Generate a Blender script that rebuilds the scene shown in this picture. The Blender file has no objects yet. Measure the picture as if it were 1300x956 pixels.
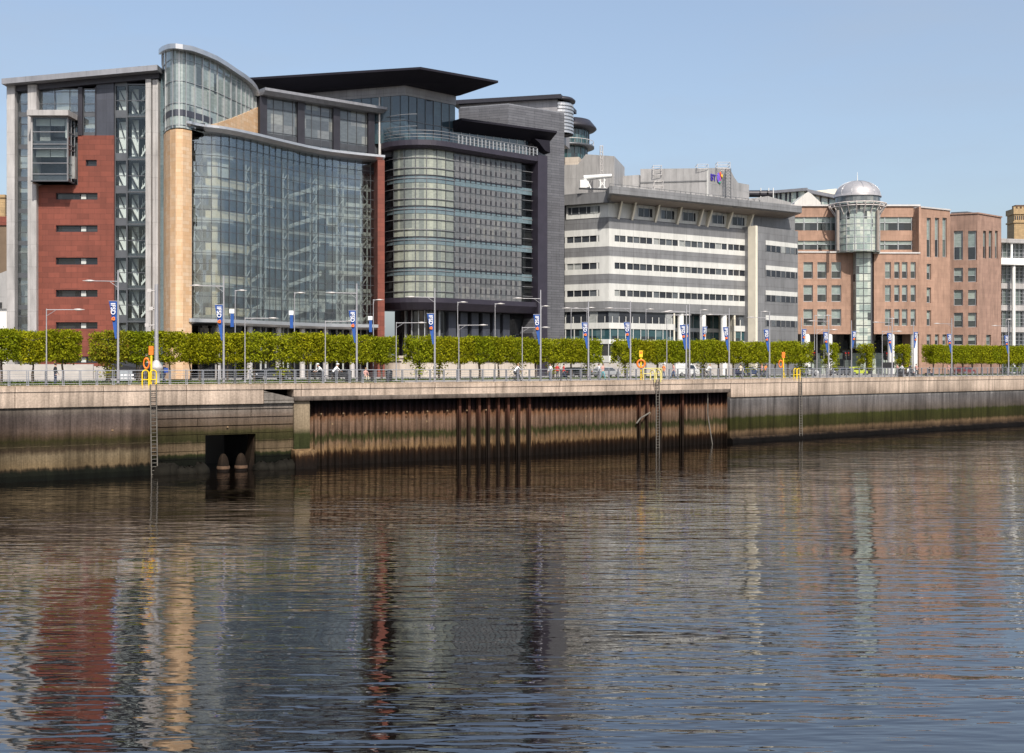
import bpy, bmesh, math, random
from mathutils import Vector, Matrix
random.seed(7)
C = bpy.context.scene.collection
R = math.radians
HOR, FPX, EYE = 463.0, 1500.0, 1.65
WATER = -7.17

# ---------------------------------------------------------------- survey helpers
def P(px, D):
    return Vector(((px-650.0)/D, FPX/D))
def H(py, D):
    return EYE + (HOR-py)/D

# ---------------------------------------------------------------- mesh builder
class MB:
    def __init__(s): s.v=[]; s.f=[]; s.sm=[]; s.mi=[]
    def add(s, vs, fs, smooth=False, mi=0):
        o=len(s.v); s.v += [tuple(x) for x in vs]
        for f in fs:
            s.f.append(tuple(i+o for i in f)); s.sm.append(smooth); s.mi.append(mi)
    def hexa(s, b, t, mi=0):            # b,t : 4 bottom, 4 top corners
        s.add(list(b)+list(t), [(3,2,1,0),(4,5,6,7),(0,1,5,4),(1,2,6,5),(2,3,7,6),(3,0,4,7)], mi=mi)
    def box(s, x0,x1,y0,y1,z0,z1, mi=0):
        s.hexa([(x0,y0,z0),(x1,y0,z0),(x1,y1,z0),(x0,y1,z0)],[(x0,y0,z1),(x1,y0,z1),(x1,y1,z1),(x0,y1,z1)], mi)
    def prism(s, pts, z0, z1, mi=0):    # plan polygon, z may be list
        n=len(pts); a=[z0]*n if not isinstance(z0,(list,tuple)) else z0
        b=[z1]*n if not isinstance(z1,(list,tuple)) else z1
        vs=[(p[0],p[1],a[i]) for i,p in enumerate(pts)]+[(p[0],p[1],b[i]) for i,p in enumerate(pts)]
        fs=[tuple(reversed(range(n))), tuple(range(n,2*n))]+[(i,(i+1)%n,n+(i+1)%n,n+i) for i in range(n)]
        s.add(vs,fs,mi=mi)
    def tube(s, p0, p1, r0, r1=None, n=8, smooth=True, mi=0, cap=True):
        p0=Vector(p0); p1=Vector(p1); r1=r0 if r1 is None else r1
        d=(p1-p0)
        if d.length<1e-6: return
        d.normalize(); a=d.orthogonal().normalized(); b=d.cross(a)
        vs=[]
        for p,r in ((p0,r0),(p1,r1)):
            for k in range(n):
                t=2*math.pi*k/n; vs.append(p+a*math.cos(t)*r+b*math.sin(t)*r)
        fs=[(k,(k+1)%n,n+(k+1)%n,n+k) for k in range(n)]
        s.add(vs,fs,smooth,mi)
        if cap: s.add(vs,[tuple(reversed(range(n))),tuple(range(n,2*n))],False,mi)
    def path_tube(s, pts, r, n=6, mi=0):
        for a,b in zip(pts[:-1],pts[1:]): s.tube(a,b,r,n=n,mi=mi)
    def lathe(s, cx, cy, prof, n=24, smooth=True, a0=0, a1=360, mi=0):
        m=len(prof); full=abs(a1-a0)>=360; k=n if full else n+1; vs=[]
        for i in range(k):
            t=R(a0+(a1-a0)*i/n)
            for r,z in prof: vs.append((cx+r*math.cos(t),cy+r*math.sin(t),z))
        fs=[]
        for i in range(n):
            j=(i+1)%k
            for q in range(m-1): fs.append((i*m+q,j*m+q,j*m+q+1,i*m+q+1))
        s.add(vs,fs,smooth,mi)
    def ell(s, c, r, n=10, m=7, mi=0):
        prof=[(math.sin(math.pi*i/m)*1.0, -math.cos(math.pi*i/m)) for i in range(m+1)]
        vs=[]; 
        for i in range(n):
            t=2*math.pi*i/n
            for a,z in prof: vs.append((c[0]+r[0]*a*math.cos(t),c[1]+r[1]*a*math.sin(t),c[2]+r[2]*z))
        k=m+1
        s.add(vs,[(i*k+q,((i+1)%n)*k+q,((i+1)%n)*k+q+1,i*k+q+1) for i in range(n) for q in range(m)],True,mi)
    def build(s, name, mat, parent=None, origin=None):
        me=bpy.data.meshes.new(name)
        o=Vector(origin) if origin is not None else (Vector(parent['_org']) if parent is not None and '_org' in parent else Vector((0,0,0)))
        me.from_pydata([(x-o.x,y-o.y,z-o.z) for x,y,z in s.v],[],s.f)
        me.validate(clean_customdata=False)
        uv=me.uv_layers.new(name='m')
        for i,p in enumerate(me.polygons):
            n=p.normal
            if abs(n.z)>0.75: 
                for li in p.loop_indices:
                    c=me.vertices[me.loops[li].vertex_index].co; uv.data[li].uv=(c.x+o.x,c.y+o.y)
            else:
                h=math.hypot(n.x,n.y) or 1; tx,ty=-n.y/h,n.x/h
                if abs(tx)>=abs(ty):
                    if tx<0: tx,ty=-tx,-ty
                elif ty<0: tx,ty=-tx,-ty
                for li in p.loop_indices:
                    c=me.vertices[me.loops[li].vertex_index].co
                    uv.data[li].uv=((c.x+o.x)*tx+(c.y+o.y)*ty, c.z+o.z)
        if len(me.polygons)==len(s.sm):
            me.polygons.foreach_set('use_smooth', s.sm); me.polygons.foreach_set('material_index', s.mi)
        for m in (mat if isinstance(mat,(list,tuple)) else [mat]): me.materials.append(m)
        ob=bpy.data.objects.new(name,me); C.objects.link(ob)
        if parent is not None:
            ob.parent=parent; ob['_org']=tuple(o)
        else:
            ob.location=o
        return ob

def tag(o,label=None,cat=None,group=None,kind=None):
    if label: o['label']=label
    if cat: o['category']=cat
    if group: o['group']=group
    if kind: o['kind']=kind
    return o
def thing(name,label,cat,loc=(0,0,0),group=None,rz=0):
    o=bpy.data.objects.new(name,None); C.objects.link(o); o.empty_display_size=.5
    o.location=loc; o.rotation_euler=(0,0,rz); o['_org']=tuple(loc) if rz==0 else (0,0,0)
    return tag(o,label,cat,group)
def kids(o): return [x for x in bpy.data.objects if x.parent==o]
def copy_tree(src, loc, rz=0, label=None, group=None, scale=None):
    r=src.copy(); C.objects.link(r); r.location=loc; r.rotation_euler=(0,0,rz)
    if scale: r.scale=scale
    if label: r['label']=label
    if group: r['group']=group
    for ch in SRC[src.name]:
        c=ch[0].copy(); C.objects.link(c); c.parent=r
        for g in ch[1]:
            d=g.copy(); C.objects.link(d); d.parent=c
    return r
SRC={}
def reg(src): SRC[src.name]=[(k,kids(k)) for k in kids(src)]; return src

# ---------------------------------------------------------------- paths in plan
class Path:
    def __init__(s, nodes, dense=0):    # nodes [(px,D)]
        if dense:
            out=[]
            n=len(nodes)
            for i in range(n-1):
                p0=nodes[max(i-1,0)];p1=nodes[i];p2=nodes[i+1];p3=nodes[min(i+2,n-1)]
                for k in range(dense):
                    t=k/dense
                    x=p1[0]+(p2[0]-p1[0])*t
                    m1=(p2[1]-p0[1])/((p2[0]-p0[0]) or 1)*(p2[0]-p1[0]); m2=(p3[1]-p1[1])/((p3[0]-p1[0]) or 1)*(p2[0]-p1[0])
                    h00=2*t**3-3*t*t+1;h10=t**3-2*t*t+t;h01=-2*t**3+3*t*t;h11=t**3-t*t
                    out.append((x,h00*p1[1]+h10*m1+h01*p2[1]+h11*m2))
            out.append(nodes[-1]); nodes=out
        s.px=[a for a,_ in nodes]; s.D=[b for _,b in nodes]
        s.p=[P(a,b) for a,b in nodes]
        s.s=[0]
        for a,b in zip(s.p[:-1],s.p[1:]): s.s.append(s.s[-1]+(b-a).length)
        s.L=s.s[-1]
        sn=[]
        for a,b in zip(s.p[:-1],s.p[1:]):
            t=(b-a).normalized(); sn.append(Vector((t.y,-t.x)))
        s.n=[]
        for i in range(len(s.p)):
            if i==0: n=sn[0]
            elif i==len(s.p)-1: n=sn[-1]
            else:
                n=(sn[i-1]+sn[i]).normalized(); n=n/max(.35,n.dot(sn[i]))
            s.n.append(n)
    def Dp(s,px):
        if px<=s.px[0]: i=0
        elif px>=s.px[-1]: i=len(s.px)-2
        else: i=max(k for k in range(len(s.px)-1) if s.px[k]<=px)
        t=(px-s.px[i])/(s.px[i+1]-s.px[i]); return s.D[i]+(s.D[i+1]-s.D[i])*t, i
    def S(s,px):
        D,i=s.Dp(px); q=P(px,D); t=(s.p[i+1]-s.p[i]).normalized()
        return s.s[i]+(q-s.p[i]).dot(t)
    def z(s,px,py): return H(py,s.Dp(px)[0])
    def at(s,u,w=0):
        if u<=0: i=0
        elif u>=s.L: i=len(s.s)-2
        else: i=max(k for k in range(len(s.s)-1) if s.s[k]<=u)
        t=(u-s.s[i])/(s.s[i+1]-s.s[i])
        q=s.p[i]+(s.p[i+1]-s.p[i])*t
        tt=min(1,max(0,t)); n=s.n[i]*(1-tt)+s.n[i+1]*tt
        q=q+n*w
        return q
    def us(s,u0,u1): return [u0]+[k for k in s.s if u0+1e-3<k<u1-1e-3]+[u1]
    def box(s,mb,u0,u1,z0,z1,w0,w1,mi=0):      # z0/z1 number or f(u)
        f0=z0 if callable(z0) else (lambda u:z0); f1=z1 if callable(z1) else (lambda u:z1)
        U=s.us(u0,u1); vs=[]
        for u in U:
            a=s.at(u,w0);b=s.at(u,w1)
            vs+=[(a.x,a.y,f0(u)),(b.x,b.y,f0(u)),(b.x,b.y,f1(u)),(a.x,a.y,f1(u))]
        fs=[(0,3,2,1)]; n=len(U)
        for i in range(n-1):
            o=4*i
            for k in range(4): fs.append((o+k,o+(k+1)%4,o+4+(k+1)%4,o+4+k))
        o=4*(n-1); fs.append((o,o+1,o+2,o+3))
        mb.add(vs,fs,mi=mi)
    def prof(s,mb,u0,u1,pr,mi=0):              # sweep profile [(w,z)...]
        U=s.us(u0,u1); m=len(pr); vs=[]
        for u in U:
            for w,z in pr:
                a=s.at(u,w); vs.append((a.x,a.y,z))
        fs=[tuple(range(m)),tuple(reversed(range((len(U)-1)*m,len(U)*m)))]
        for i in range(len(U)-1):
            for k in range(m): fs.append((i*m+k,(i+1)*m+k,(i+1)*m+(k+1)%m,i*m+(k+1)%m))
        mb.add(vs,fs,mi=mi)
    def pbox(s,mb,px0,px1,z0,z1,w0,w1,mi=0): s.box(mb,s.S(px0),s.S(px1),z0,z1,w0,w1,mi)
    def wall(s,mb,u0,u1,z0,z1,w0,w1,holes,mi=0):   # holes (ua,ub,za,zb)
        us=sorted(set([round(x,4) for x in s.us(u0,u1)]+[round(h[k],4) for h in holes for k in (0,1)]))
        zs=sorted(set([round(z0,4),round(z1,4)]+[round(h[k],4) for h in holes for k in (2,3)]))
        us=[u for u in us if u0-1e-3<=u<=u1+1e-3]; zs=[z for z in zs if z0-1e-3<=z<=z1+1e-3]
        nu,nz=len(us)-1,len(zs)-1
        solid=[[not any(h[0]<(us[i]+us[i+1])/2<h[1] and h[2]<(zs[j]+zs[j+1])/2<h[3] for h in holes) for j in range(nz)] for i in range(nu)]
        def v(i,j,w): a=s.at(us[i],w); return (a.x,a.y,zs[j])
        def q(a,b,c,d): mb.add([a,b,c,d],[(0,1,2,3)],mi=mi)
        def S(i,j): return 0<=i<nu and 0<=j<nz and solid[i][j]
        for i in range(nu):
            for j in range(nz):
                if not solid[i][j]: continue
                q(v(i,j,w1),v(i+1,j,w1),v(i+1,j+1,w1),v(i,j+1,w1))
                q(v(i,j+1,w0),v(i+1,j+1,w0),v(i+1,j,w0),v(i,j,w0))
                if not S(i-1,j): q(v(i,j,w0),v(i,j,w1),v(i,j+1,w1),v(i,j+1,w0))
                if not S(i+1,j): q(v(i+1,j,w1),v(i+1,j,w0),v(i+1,j+1,w0),v(i+1,j+1,w1))
                if not S(i,j-1): q(v(i,j,w0),v(i+1,j,w0),v(i+1,j,w1),v(i,j,w1))
                if not S(i,j+1): q(v(i,j+1,w1),v(i+1,j+1,w1),v(i+1,j+1,w0),v(i,j+1,w0))
    def poly(s,mb,pts,w0,w1,mi=0):             # polygon of (u,z) extruded
        n=len(pts); vs=[]
        for w in (w0,w1):
            for u,z in pts:
                a=s.at(u,w); vs.append((a.x,a.y,z))
        mb.add(vs,[tuple(range(n)),tuple(reversed(range(n,2*n)))]+[(i,(i+1)%n,n+(i+1)%n,n+i) for i in range(n)],mi=mi)
    def p3(s,u,w,z): a=s.at(u,w); return (a.x,a.y,z)
def hipoly(s, pts): return [(s.S(px),s.z(px,py)) for px,py in pts]

# ---------------------------------------------------------------- materials
class NT:
    def __init__(s,name):
        s.m=bpy.data.materials.new(name); s.m.use_nodes=True; s.t=s.m.node_tree; s.t.nodes.clear()
        s.out=s.n('ShaderNodeOutputMaterial')
    def n(s,k,**a):
        x=s.t.nodes.new(k)
        for q,v in a.items(): setattr(x,q,v)
        return x
    def l(s,a,b): s.t.links.new(a,b)
    def uv(s,sx=1,sy=1,src='UV'):
        t=s.n('ShaderNodeTexCoord'); m=s.n('ShaderNodeMapping'); s.l(t.outputs[src],m.inputs[0])
        m.inputs['Scale'].default_value=(sx,sy,1 if src=='UV' else sx); return m.outputs[0]
    def noise(s,vec,scale,detail=4,rough=.55):
        x=s.n('ShaderNodeTexNoise'); x.inputs['Scale'].default_value=scale; x.inputs['Detail'].default_value=detail
        x.inputs['Roughness'].default_value=rough; s.l(vec,x.inputs['Vector']); return x.outputs['Fac']
    def ramp(s,fac,stops,interp='LINEAR'):
        r=s.n('ShaderNodeValToRGB'); r.color_ramp.interpolation=interp; e=r.color_ramp.elements
        while len(e)<len(stops): e.new(.5)
        for i,(p,c) in enumerate(stops):
            e[i].position=p; e[i].color=(c,c,c,1) if isinstance(c,(int,float)) else (*c,1)
        s.l(fac,r.inputs[0]); return r.outputs[0]
    def mix(s,f,a,b,mode='MIX'):
        x=s.n('ShaderNodeMix',data_type='RGBA',blend_type=mode)
        for k,v in ((0,f),(6,a),(7,b)):
            if isinstance(v,(int,float)): x.inputs[k].default_value=v if k==0 else (v,v,v,1)
            elif isinstance(v,tuple): x.inputs[k].default_value=(*v,1)
            else: s.l(v,x.inputs[k])
        return x.outputs[2]
    def math(s,op,a,b=0):
        x=s.n('ShaderNodeMath',operation=op)
        for k,v in ((0,a),(1,b)):
            if isinstance(v,(int,float)): x.inputs[k].default_value=v
            else: s.l(v,x.inputs[k])
        return x.outputs[0]
    def bsdf(s,col,rough=.6,metal=0,spec=.5,bump=None,bs=.3,bd=.02):
        b=s.n('ShaderNodeBsdfPrincipled')
        if isinstance(col,tuple): b.inputs['Base Color'].default_value=(*col,1)
        else: s.l(col,b.inputs['Base Color'])
        if isinstance(rough,(int,float)): b.inputs['Roughness'].default_value=rough
        else: s.l(rough,b.inputs['Roughness'])
        b.inputs['Metallic'].default_value=metal; b.inputs['Specular IOR Level'].default_value=spec
        if bump is not None:
            u=s.n('ShaderNodeBump'); u.inputs['Strength'].default_value=bs; u.inputs['Distance'].default_value=bd
            s.l(bump,u.inputs['Height']); s.l(u.outputs[0],b.inputs['Normal'])
        s.l(b.outputs[0],s.out.inputs[0]); s.b=b; return s.m
def sc(c,k): return tuple(min(1,x*k) for x in c)
def plain(name,col,rough=.6,metal=0,var=.12,scale=1.5,spec=.5):
    n=NT(name); f=n.noise(n.uv(src='Object'),scale,5)
    return n.bsdf(n.ramp(f,[(.3,sc(col,1-var)),(.7,sc(col,1+var))]),rough,metal,spec)
def panel(name,col,bw,bh,mortar=.015,mcol=None,var=.1,rough=.6,metal=0,offset=0.0,dirt=.15,freq=2,col2=None,spec=.4):
    n=NT(name); uv=n.uv(); br=n.n('ShaderNodeTexBrick'); br.offset=offset; br.offset_frequency=freq
    n.l(uv,br.inputs['Vector']); i=br.inputs
    i['Color1'].default_value=(*sc(col,1-var),1); i['Color2'].default_value=(*(col2 or sc(col,1+var)),1)
    i['Mortar'].default_value=(*(mcol or sc(col,.45)),1); i['Scale'].default_value=1; i['Mortar Size'].default_value=mortar
    i['Mortar Smooth'].default_value=.1; i['Brick Width'].default_value=bw; i['Row Height'].default_value=bh; i['Bias'].default_value=0
    f=n.noise(n.uv(.9,.25),1.2,5,.65)
    c=n.mix(1,br.outputs[0],n.ramp(f,[(.25,1-dirt*1.6),(.75,1+dirt*.3)]),'MULTIPLY')
    f2=n.noise(n.uv(.12,.05),1.0,3,.6); c=n.mix(1,c,n.ramp(f2,[(.35,1-dirt*.8),(.65,1+dirt*.4)]),'MULTIPLY')
    f3=n.noise(n.uv(2.4,.10),1.0,5,.7); c=n.mix(1,c,n.ramp(f3,[(.30,1-dirt*1.1),(.5,1)]),'MULTIPLY')
    inv=n.math('SUBTRACT',1,br.outputs['Fac'])
    return n.bsdf(c,rough,metal,spec,bump=inv,bs=.5,bd=.02)
def streak(name,stops,sx=1.2,sy=.12,amp=.5,rough=.8,dirt=.5,joint=None,fine=1.0,bd=.03):
    """stained river wall; stops = [(z, colour)] in metres below quay level"""
    n=NT(name); t=n.n('ShaderNodeNewGeometry'); sp=n.n('ShaderNodeSeparateXYZ'); n.l(t.outputs['Position'],sp.inputs[0])
    nz=n.noise(n.uv(sx*1.6,sy*1.4),1.0,8,.75); nf=n.noise(n.uv(sx*3,sy*2.2),1.0,4,.6)
    stops=[(z,tuple(x*((1.12,1.06,1.0)[q] if name=='quay_coping_concrete' else .80) for q,x in enumerate(col))) for z,col in stops]
    v=n.math('ADD',sp.outputs[2],n.math('MULTIPLY',n.math('SUBTRACT',nz,.5),amp*2))
    v=n.math('ADD',v,n.math('MULTIPLY',n.math('SUBTRACT',nf,.5),amp*.8))
    zmin,zmax=stops[0][0],stops[-1][0]
    fac=n.math('DIVIDE',n.math('SUBTRACT',v,zmin),zmax-zmin)
    c=n.ramp(fac,[((z-zmin)/(zmax-zmin),col) for z,col in stops])
    st=n.noise(n.uv(sx*2.2,sy*.6),1.0,7,.72)
    c=n.mix(1,c,n.ramp(st,[(.32,1-dirt),(.48,1.0-dirt*.25),(.66,1.3)]),'MULTIPLY')
    bg_=n.noise(n.uv(sx*.28,sy*1.5),1.0,3,.6)
    c=n.mix(1,c,n.ramp(bg_,[(.35,1-dirt*.55),(.6,1.12)]),'MULTIPLY')
    gr=n.noise(n.uv(3,3),2.0*fine,8,.7)
    c=n.mix(1,c,n.ramp(gr,[(.3,.72),(.7,1.2)]),'MULTIPLY')
    h=gr
    if joint:
        br=n.n('ShaderNodeTexBrick'); n.l(n.uv(),br.inputs['Vector']); i=br.inputs; br.offset=.5
        i['Color1'].default_value=(1,1,1,1); i['Color2'].default_value=(.88,.88,.88,1); i['Mortar'].default_value=(.3,.28,.26,1)
        i['Scale'].default_value=1; i['Mortar Size'].default_value=.03; i['Brick Width'].default_value=joint[0]; i['Row Height'].default_value=joint[1]; i['Mortar Smooth'].default_value=.3
        c=n.mix(1,c,br.outputs[0],'MULTIPLY'); h=n.math('SUBTRACT',gr,br.outputs['Fac'])
    return n.bsdf(c,rough,0,.08,bump=h,bs=.6,bd=bd)
def cellrand(n,w,h,seed=0,ou=0,ov=0):
    t=n.n('ShaderNodeTexCoord'); sp=n.n('ShaderNodeSeparateXYZ'); n.l(t.outputs['UV'],sp.inputs[0])
    a=n.math('FLOOR',n.math('DIVIDE',n.math('ADD',sp.outputs[0],ou),w)); b=n.math('FLOOR',n.math('DIVIDE',n.math('ADD',sp.outputs[1],ov),h))
    cb=n.n('ShaderNodeCombineXYZ'); n.l(a,cb.inputs[0]); n.l(b,cb.inputs[1]); cb.inputs[2].default_value=seed
    wn=n.n('ShaderNodeTexWhiteNoise',noise_dimensions='3D'); n.l(cb.outputs[0],wn.inputs[0])
    n.wn=wn; return wn.outputs['Value'], sp
def tilt(n,amt):
    g=n.n('ShaderNodeNewGeometry'); a=n.n('ShaderNodeVectorMath',operation='SUBTRACT'); n.l(n.wn.outputs['Color'],a.inputs[0]); a.inputs[1].default_value=(.5,.5,.5)
    b=n.n('ShaderNodeVectorMath',operation='SCALE'); n.l(a.outputs[0],b.inputs[0]); b.inputs['Scale'].default_value=amt
    w=n.n('ShaderNodeTexNoise'); w.inputs['Scale'].default_value=.5; n.l(n.uv(1,1),w.inputs['Vector'])
    c=n.n('ShaderNodeVectorMath',operation='SUBTRACT'); n.l(w.outputs['Color'],c.inputs[0]); c.inputs[1].default_value=(.5,.5,.5)
    d=n.n('ShaderNodeVectorMath',operation='SCALE'); n.l(c.outputs[0],d.inputs[0]); d.inputs['Scale'].default_value=amt*.6
    e=n.n('ShaderNodeVectorMath',operation='ADD'); n.l(b.outputs[0],e.inputs[0]); n.l(d.outputs[0],e.inputs[1])
    f=n.n('ShaderNodeVectorMath',operation='ADD'); n.l(e.outputs[0],f.inputs[0]); n.l(g.outputs['Normal'],f.inputs[1])
    h=n.n('ShaderNodeVectorMath',operation='NORMALIZE'); n.l(f.outputs[0],h.inputs[0]); return h.outputs[0]
def glaze(name,stops,w,h,seed=1,rough=.06,spec=.8,ov=0,interp='CONSTANT',wave=.004):
    """opaque glazing: each pane shows its own blind / dark room behind reflective glass"""
    n=NT(name); v,sp=cellrand(n,w,h,seed,0,ov)
    c=n.ramp(v,stops,interp)
    nz=n.noise(n.uv(.9,2.2),1.6,4,.6)
    c=n.mix(1,c,n.ramp(nz,[(.3,.78),(.7,1.15)]),'MULTIPLY')
    m=n.bsdf(c,rough,0,spec); n.l(tilt(n,.05),n.b.inputs['Normal']); return m
def clear_glass(name,tint,refl=.12,rough=.02):
    n=NT(name); tr=n.n('ShaderNodeBsdfTransparent'); tr.inputs[0].default_value=(*tint,1)
    gl=n.n('ShaderNodeBsdfGlossy'); gl.inputs['Roughness'].default_value=rough; gl.inputs[0].default_value=(.85,.92,.98,1)
    cellrand(n,1.75,1.273,3); n.l(tilt(n,.05),gl.inputs['Normal'])
    g=n.n('ShaderNodeNewGeometry'); dt=n.n('ShaderNodeVectorMath',operation='DOT_PRODUCT'); n.l(g.outputs['Normal'],dt.inputs[0]); n.l(g.outputs['Incoming'],dt.inputs[1])
    k=n.math('SUBTRACT',1,n.math('ABSOLUTE',dt.outputs['Value'])); k5=n.math('POWER',k,5)
    f=n.math('ADD',n.math('MULTIPLY',k5,.8),refl)
    mx=n.n('ShaderNodeMixShader'); n.l(f,mx.inputs[0]); n.l(tr.outputs[0],mx.inputs[1]); n.l(gl.outputs[0],mx.inputs[2]); n.l(mx.outputs[0],n.out.inputs[0])
    return n.m

M={}
M['conc']=plain('weathered_concrete',(.42,.39,.36),.8,0,.15,.6)
M['conc_light']=panel('pale_concrete',(.46,.44,.43),1.8,2.6,.01,var=.05,dirt=.2)
M['roof_metal']=panel('grey_roof_metal',(.30,.30,.32),3.5,3,.012,var=.05,rough=.4,metal=.3)
M['steel']=plain('brushed_steel',(.55,.55,.56),.35,.7,.08,1)
M['lightsteel']=plain('pale_steel',(.55,.52,.50),.5,.2,.1,1)
M['dark']=plain('dark_navy_metal',(.030,.028,.036),.45,.2,.15,1)
M['darkroof']=plain('dark_roof_metal',(.016,.015,.022),.7,0,.15,.5,spec=.15)
M['purple']=plain('dark_plum_cladding',(.032,.027,.040),.5,.1,.15,.7)
M['slate']=panel('slate_panel',(.060,.065,.085),1.35,1.3,.01,var=.12,rough=.5)
M['zinc']=panel('zinc_cladding',(.150,.150,.163),3.2,.38,.022,var=.13,rough=.5,metal=.2,offset=.5,mcol=(.05,.05,.06))
M['zinc_light']=panel('pale_zinc_cladding',(.33,.32,.33),1.1,2.4,.015,var=.05,rough=.5,metal=.2,offset=0,mcol=(.18,.18,.18))
M['red']=panel('red_terracotta_panel',(.205,.056,.036),1.35,.62,.014,var=.16,rough=.65,offset=.5,dirt=.12,mcol=(.11,.03,.02))
M['tan']=panel('tan_sandstone',(.78,.49,.27),1.0,.42,.008,var=.12,rough=.7,offset=.5,dirt=.14,col2=(.74,.54,.36),mcol=(.50,.29,.15))
M['cream']=panel('cream_stone',(.62,.54,.46),1.4,.9,.012,var=.05,offset=.5,dirt=.15)
M['btgrey']=panel('grey_steel_cladding',(.235,.235,.240),2.7,1.45,.02,var=.05,rough=.45,metal=.1,dirt=.2,mcol=(.13,.13,.13))
M['btwhite']=panel('white_cladding',(.66,.655,.62),2.7,9,.02,var=.03,rough=.5,dirt=.12,mcol=(.4,.4,.38))
M['btwarm']=plain('warm_white_panel',(.72,.66,.54),.6,0,.06,1)
M['plant']=panel('roof_plant_cladding',(.40,.39,.385),1.2,3.5,.015,var=.05,rough=.55,dirt=.2,mcol=(.26,.26,.26))
M['brown']=panel('pink_brown_sandstone',(.43,.265,.19),1.5,.75,.008,var=.06,rough=.75,offset=.5,dirt=.2,mcol=(.31,.17,.12))
M['brown2']=panel('dull_pink_sandstone',(.39,.245,.185),1.5,.75,.008,var=.06,rough=.75,offset=.5,dirt=.25,mcol=(.27,.15,.12))
M['white']=plain('white_paint',(.78,.77,.74),.5,0,.05,1)
M['whitemetal']=plain('white_enamel',(.70,.70,.68),.4,0,.06,1)
M['ring']=plain('pinkish_white_steel',(.70,.64,.60),.45,.1,.08,1)
M['dome']=plain('dome_aluminium',(.40,.385,.39),.48,.4,.08,.8)
M['interior']=plain('office_interior',(.26,.26,.255),.9,0,.4,.4)
M['interior_dk']=plain('dark_interior',(.06,.065,.07),.9,0,.4,.4)
M['slab']=plain('floor_slab_edge',(.045,.05,.06),.7,0,.2,1)
M['slab_lt']=plain('pale_floor_edge',(.36,.37,.35),.7,0,.1,1)
M['blind']=plain('roller_blind',(.52,.54,.51),.9,0,.08,1)
M['creamint']=plain('cream_plaster',(.62,.55,.40),.9,0,.1,1)
M['glass']=clear_glass('clear_curtain_glass',(.84,.86,.85),.15)
M['glass2']=clear_glass('stair_glass',(.90,.93,.93),.03)
M['midsteel']=plain('mid_grey_steel',(.24,.24,.25),.5,.3,.1,1)
M['truss']=plain('truss_paint',(.40,.42,.41),.6,0,.1,1)
M['mull']=plain('grey_mullion',(.11,.115,.125),.4,.4,.1,1)
M['mull_lt']=plain('pale_mullion',(.42,.43,.44),.4,.4,.1,1)
M['tower_gl']=glaze('tower_glazing',[(0,(.26,.31,.30)),(.25,(.38,.42,.40)),(.5,(.20,.24,.24)),(.68,(.31,.36,.34)),(.9,(.09,.11,.12))],1.5,2.4,3)
M['pent_gl']=glaze('penthouse_glazing',[(0,(.035,.06,.08)),(.5,(.05,.085,.10)),(.8,(.03,.045,.06))],1.4,3,5,rough=.04,spec=1)
M['top_gl']=glaze('upper_storey_glazing',[(0,(.10,.115,.125)),(.4,(.16,.17,.175)),(.7,(.07,.08,.09)),(.88,(.22,.23,.22))],1.7,1.25,7)
M['blind_gl']=glaze('cream_blind_glazing',[(0,(.33,.35,.29)),(.2,(.29,.31,.26)),(.4,(.23,.25,.22)),(.6,(.27,.29,.25)),(.78,(.17,.19,.175))],1.5,20,2,wave=.003,spec=.5)
M['grid_gl']=glaze('grey_blind_glazing',[(0,(.14,.14,.145)),(.4,(.155,.155,.16)),(.7,(.125,.13,.135)),(.92,(.18,.18,.175))],.92,1.38,9,wave=.003,spec=.5)
M['blue_gl']=glaze('blue_spandrel_glass',[(0,(.12,.17,.19)),(.5,(.14,.19,.21))],1.5,5,4,spec=.8)
M['dark_gl']=glaze('dark_glazing',[(0,(.012,.014,.017)),(.5,(.022,.024,.028)),(.8,(.04,.043,.045))],1.5,3,6,spec=.6)
M['bt_gl']=glaze('strip_window_glazing',[(0,(.022,.025,.032)),(.4,(.05,.055,.063)),(.6,(.03,.033,.04)),(.78,(.10,.11,.12)),(.92,(.30,.31,.30))],1.32,2,8,spec=.5)
M['teal_gl']=glaze('teal_glazing',[(0,(.03,.075,.085)),(.4,(.05,.10,.11)),(.7,(.09,.14,.15)),(.9,(.02,.03,.035))],1.4,1.5,11,spec=.7)
M['green_gl']=glaze('pale_green_glazing',[(0,(.42,.47,.42)),(.3,(.34,.40,.36)),(.5,(.52,.55,.48)),(.72,(.26,.32,.30)),(.93,(.06,.07,.075))],1.45,1.35,12,spec=.6)
M['pane_hi']=glaze('window_blind_pane',[(0,(.26,.31,.29)),(.4,(.20,.25,.24)),(.7,(.31,.36,.32))],9,9,13,spec=.6)
M['pane_lo']=glaze('window_dark_pane',[(0,(.025,.03,.035)),(.5,(.05,.06,.06)),(.8,(.12,.15,.14))],1.4,9,14,spec=.6)
M['soffit']=plain('beige_soffit',(.28,.24,.21),.8,0,.08,1)
M['yellow']=plain('safety_yellow_paint',(.80,.56,.02),.45,0,.06,2)
M['paleyellow']=plain('faded_yellow_paint',(.66,.58,.22),.5,0,.1,2)
M['orange']=plain('lifebuoy_orange',(.85,.20,.02),.5,0,.06,2)
M['pole']=plain('galvanised_pole',(.38,.37,.385),.42,.35,.08,1)
M['rail']=plain('grey_railing_paint',(.30,.31,.34),.45,.3,.12,2)
M['rust']=plain('rusty_iron',(.10,.055,.03),.85,0,.4,2)
M['ladder']=plain('galvanised_ladder',(.15,.135,.115),.6,.3,.3,2)
M['black']=plain('black_plastic',(.012,.012,.014),.4,0,.1,1)
M['bluefab']=plain('blue_banner_fabric',(.015,.075,.30),.8,0,.1,2)
M['whitefab']=plain('white_print',(.80,.80,.82),.8,0,.03,2)
M['orangefab']=plain('orange_print',(.85,.22,.04),.8,0,.05,2)
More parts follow.
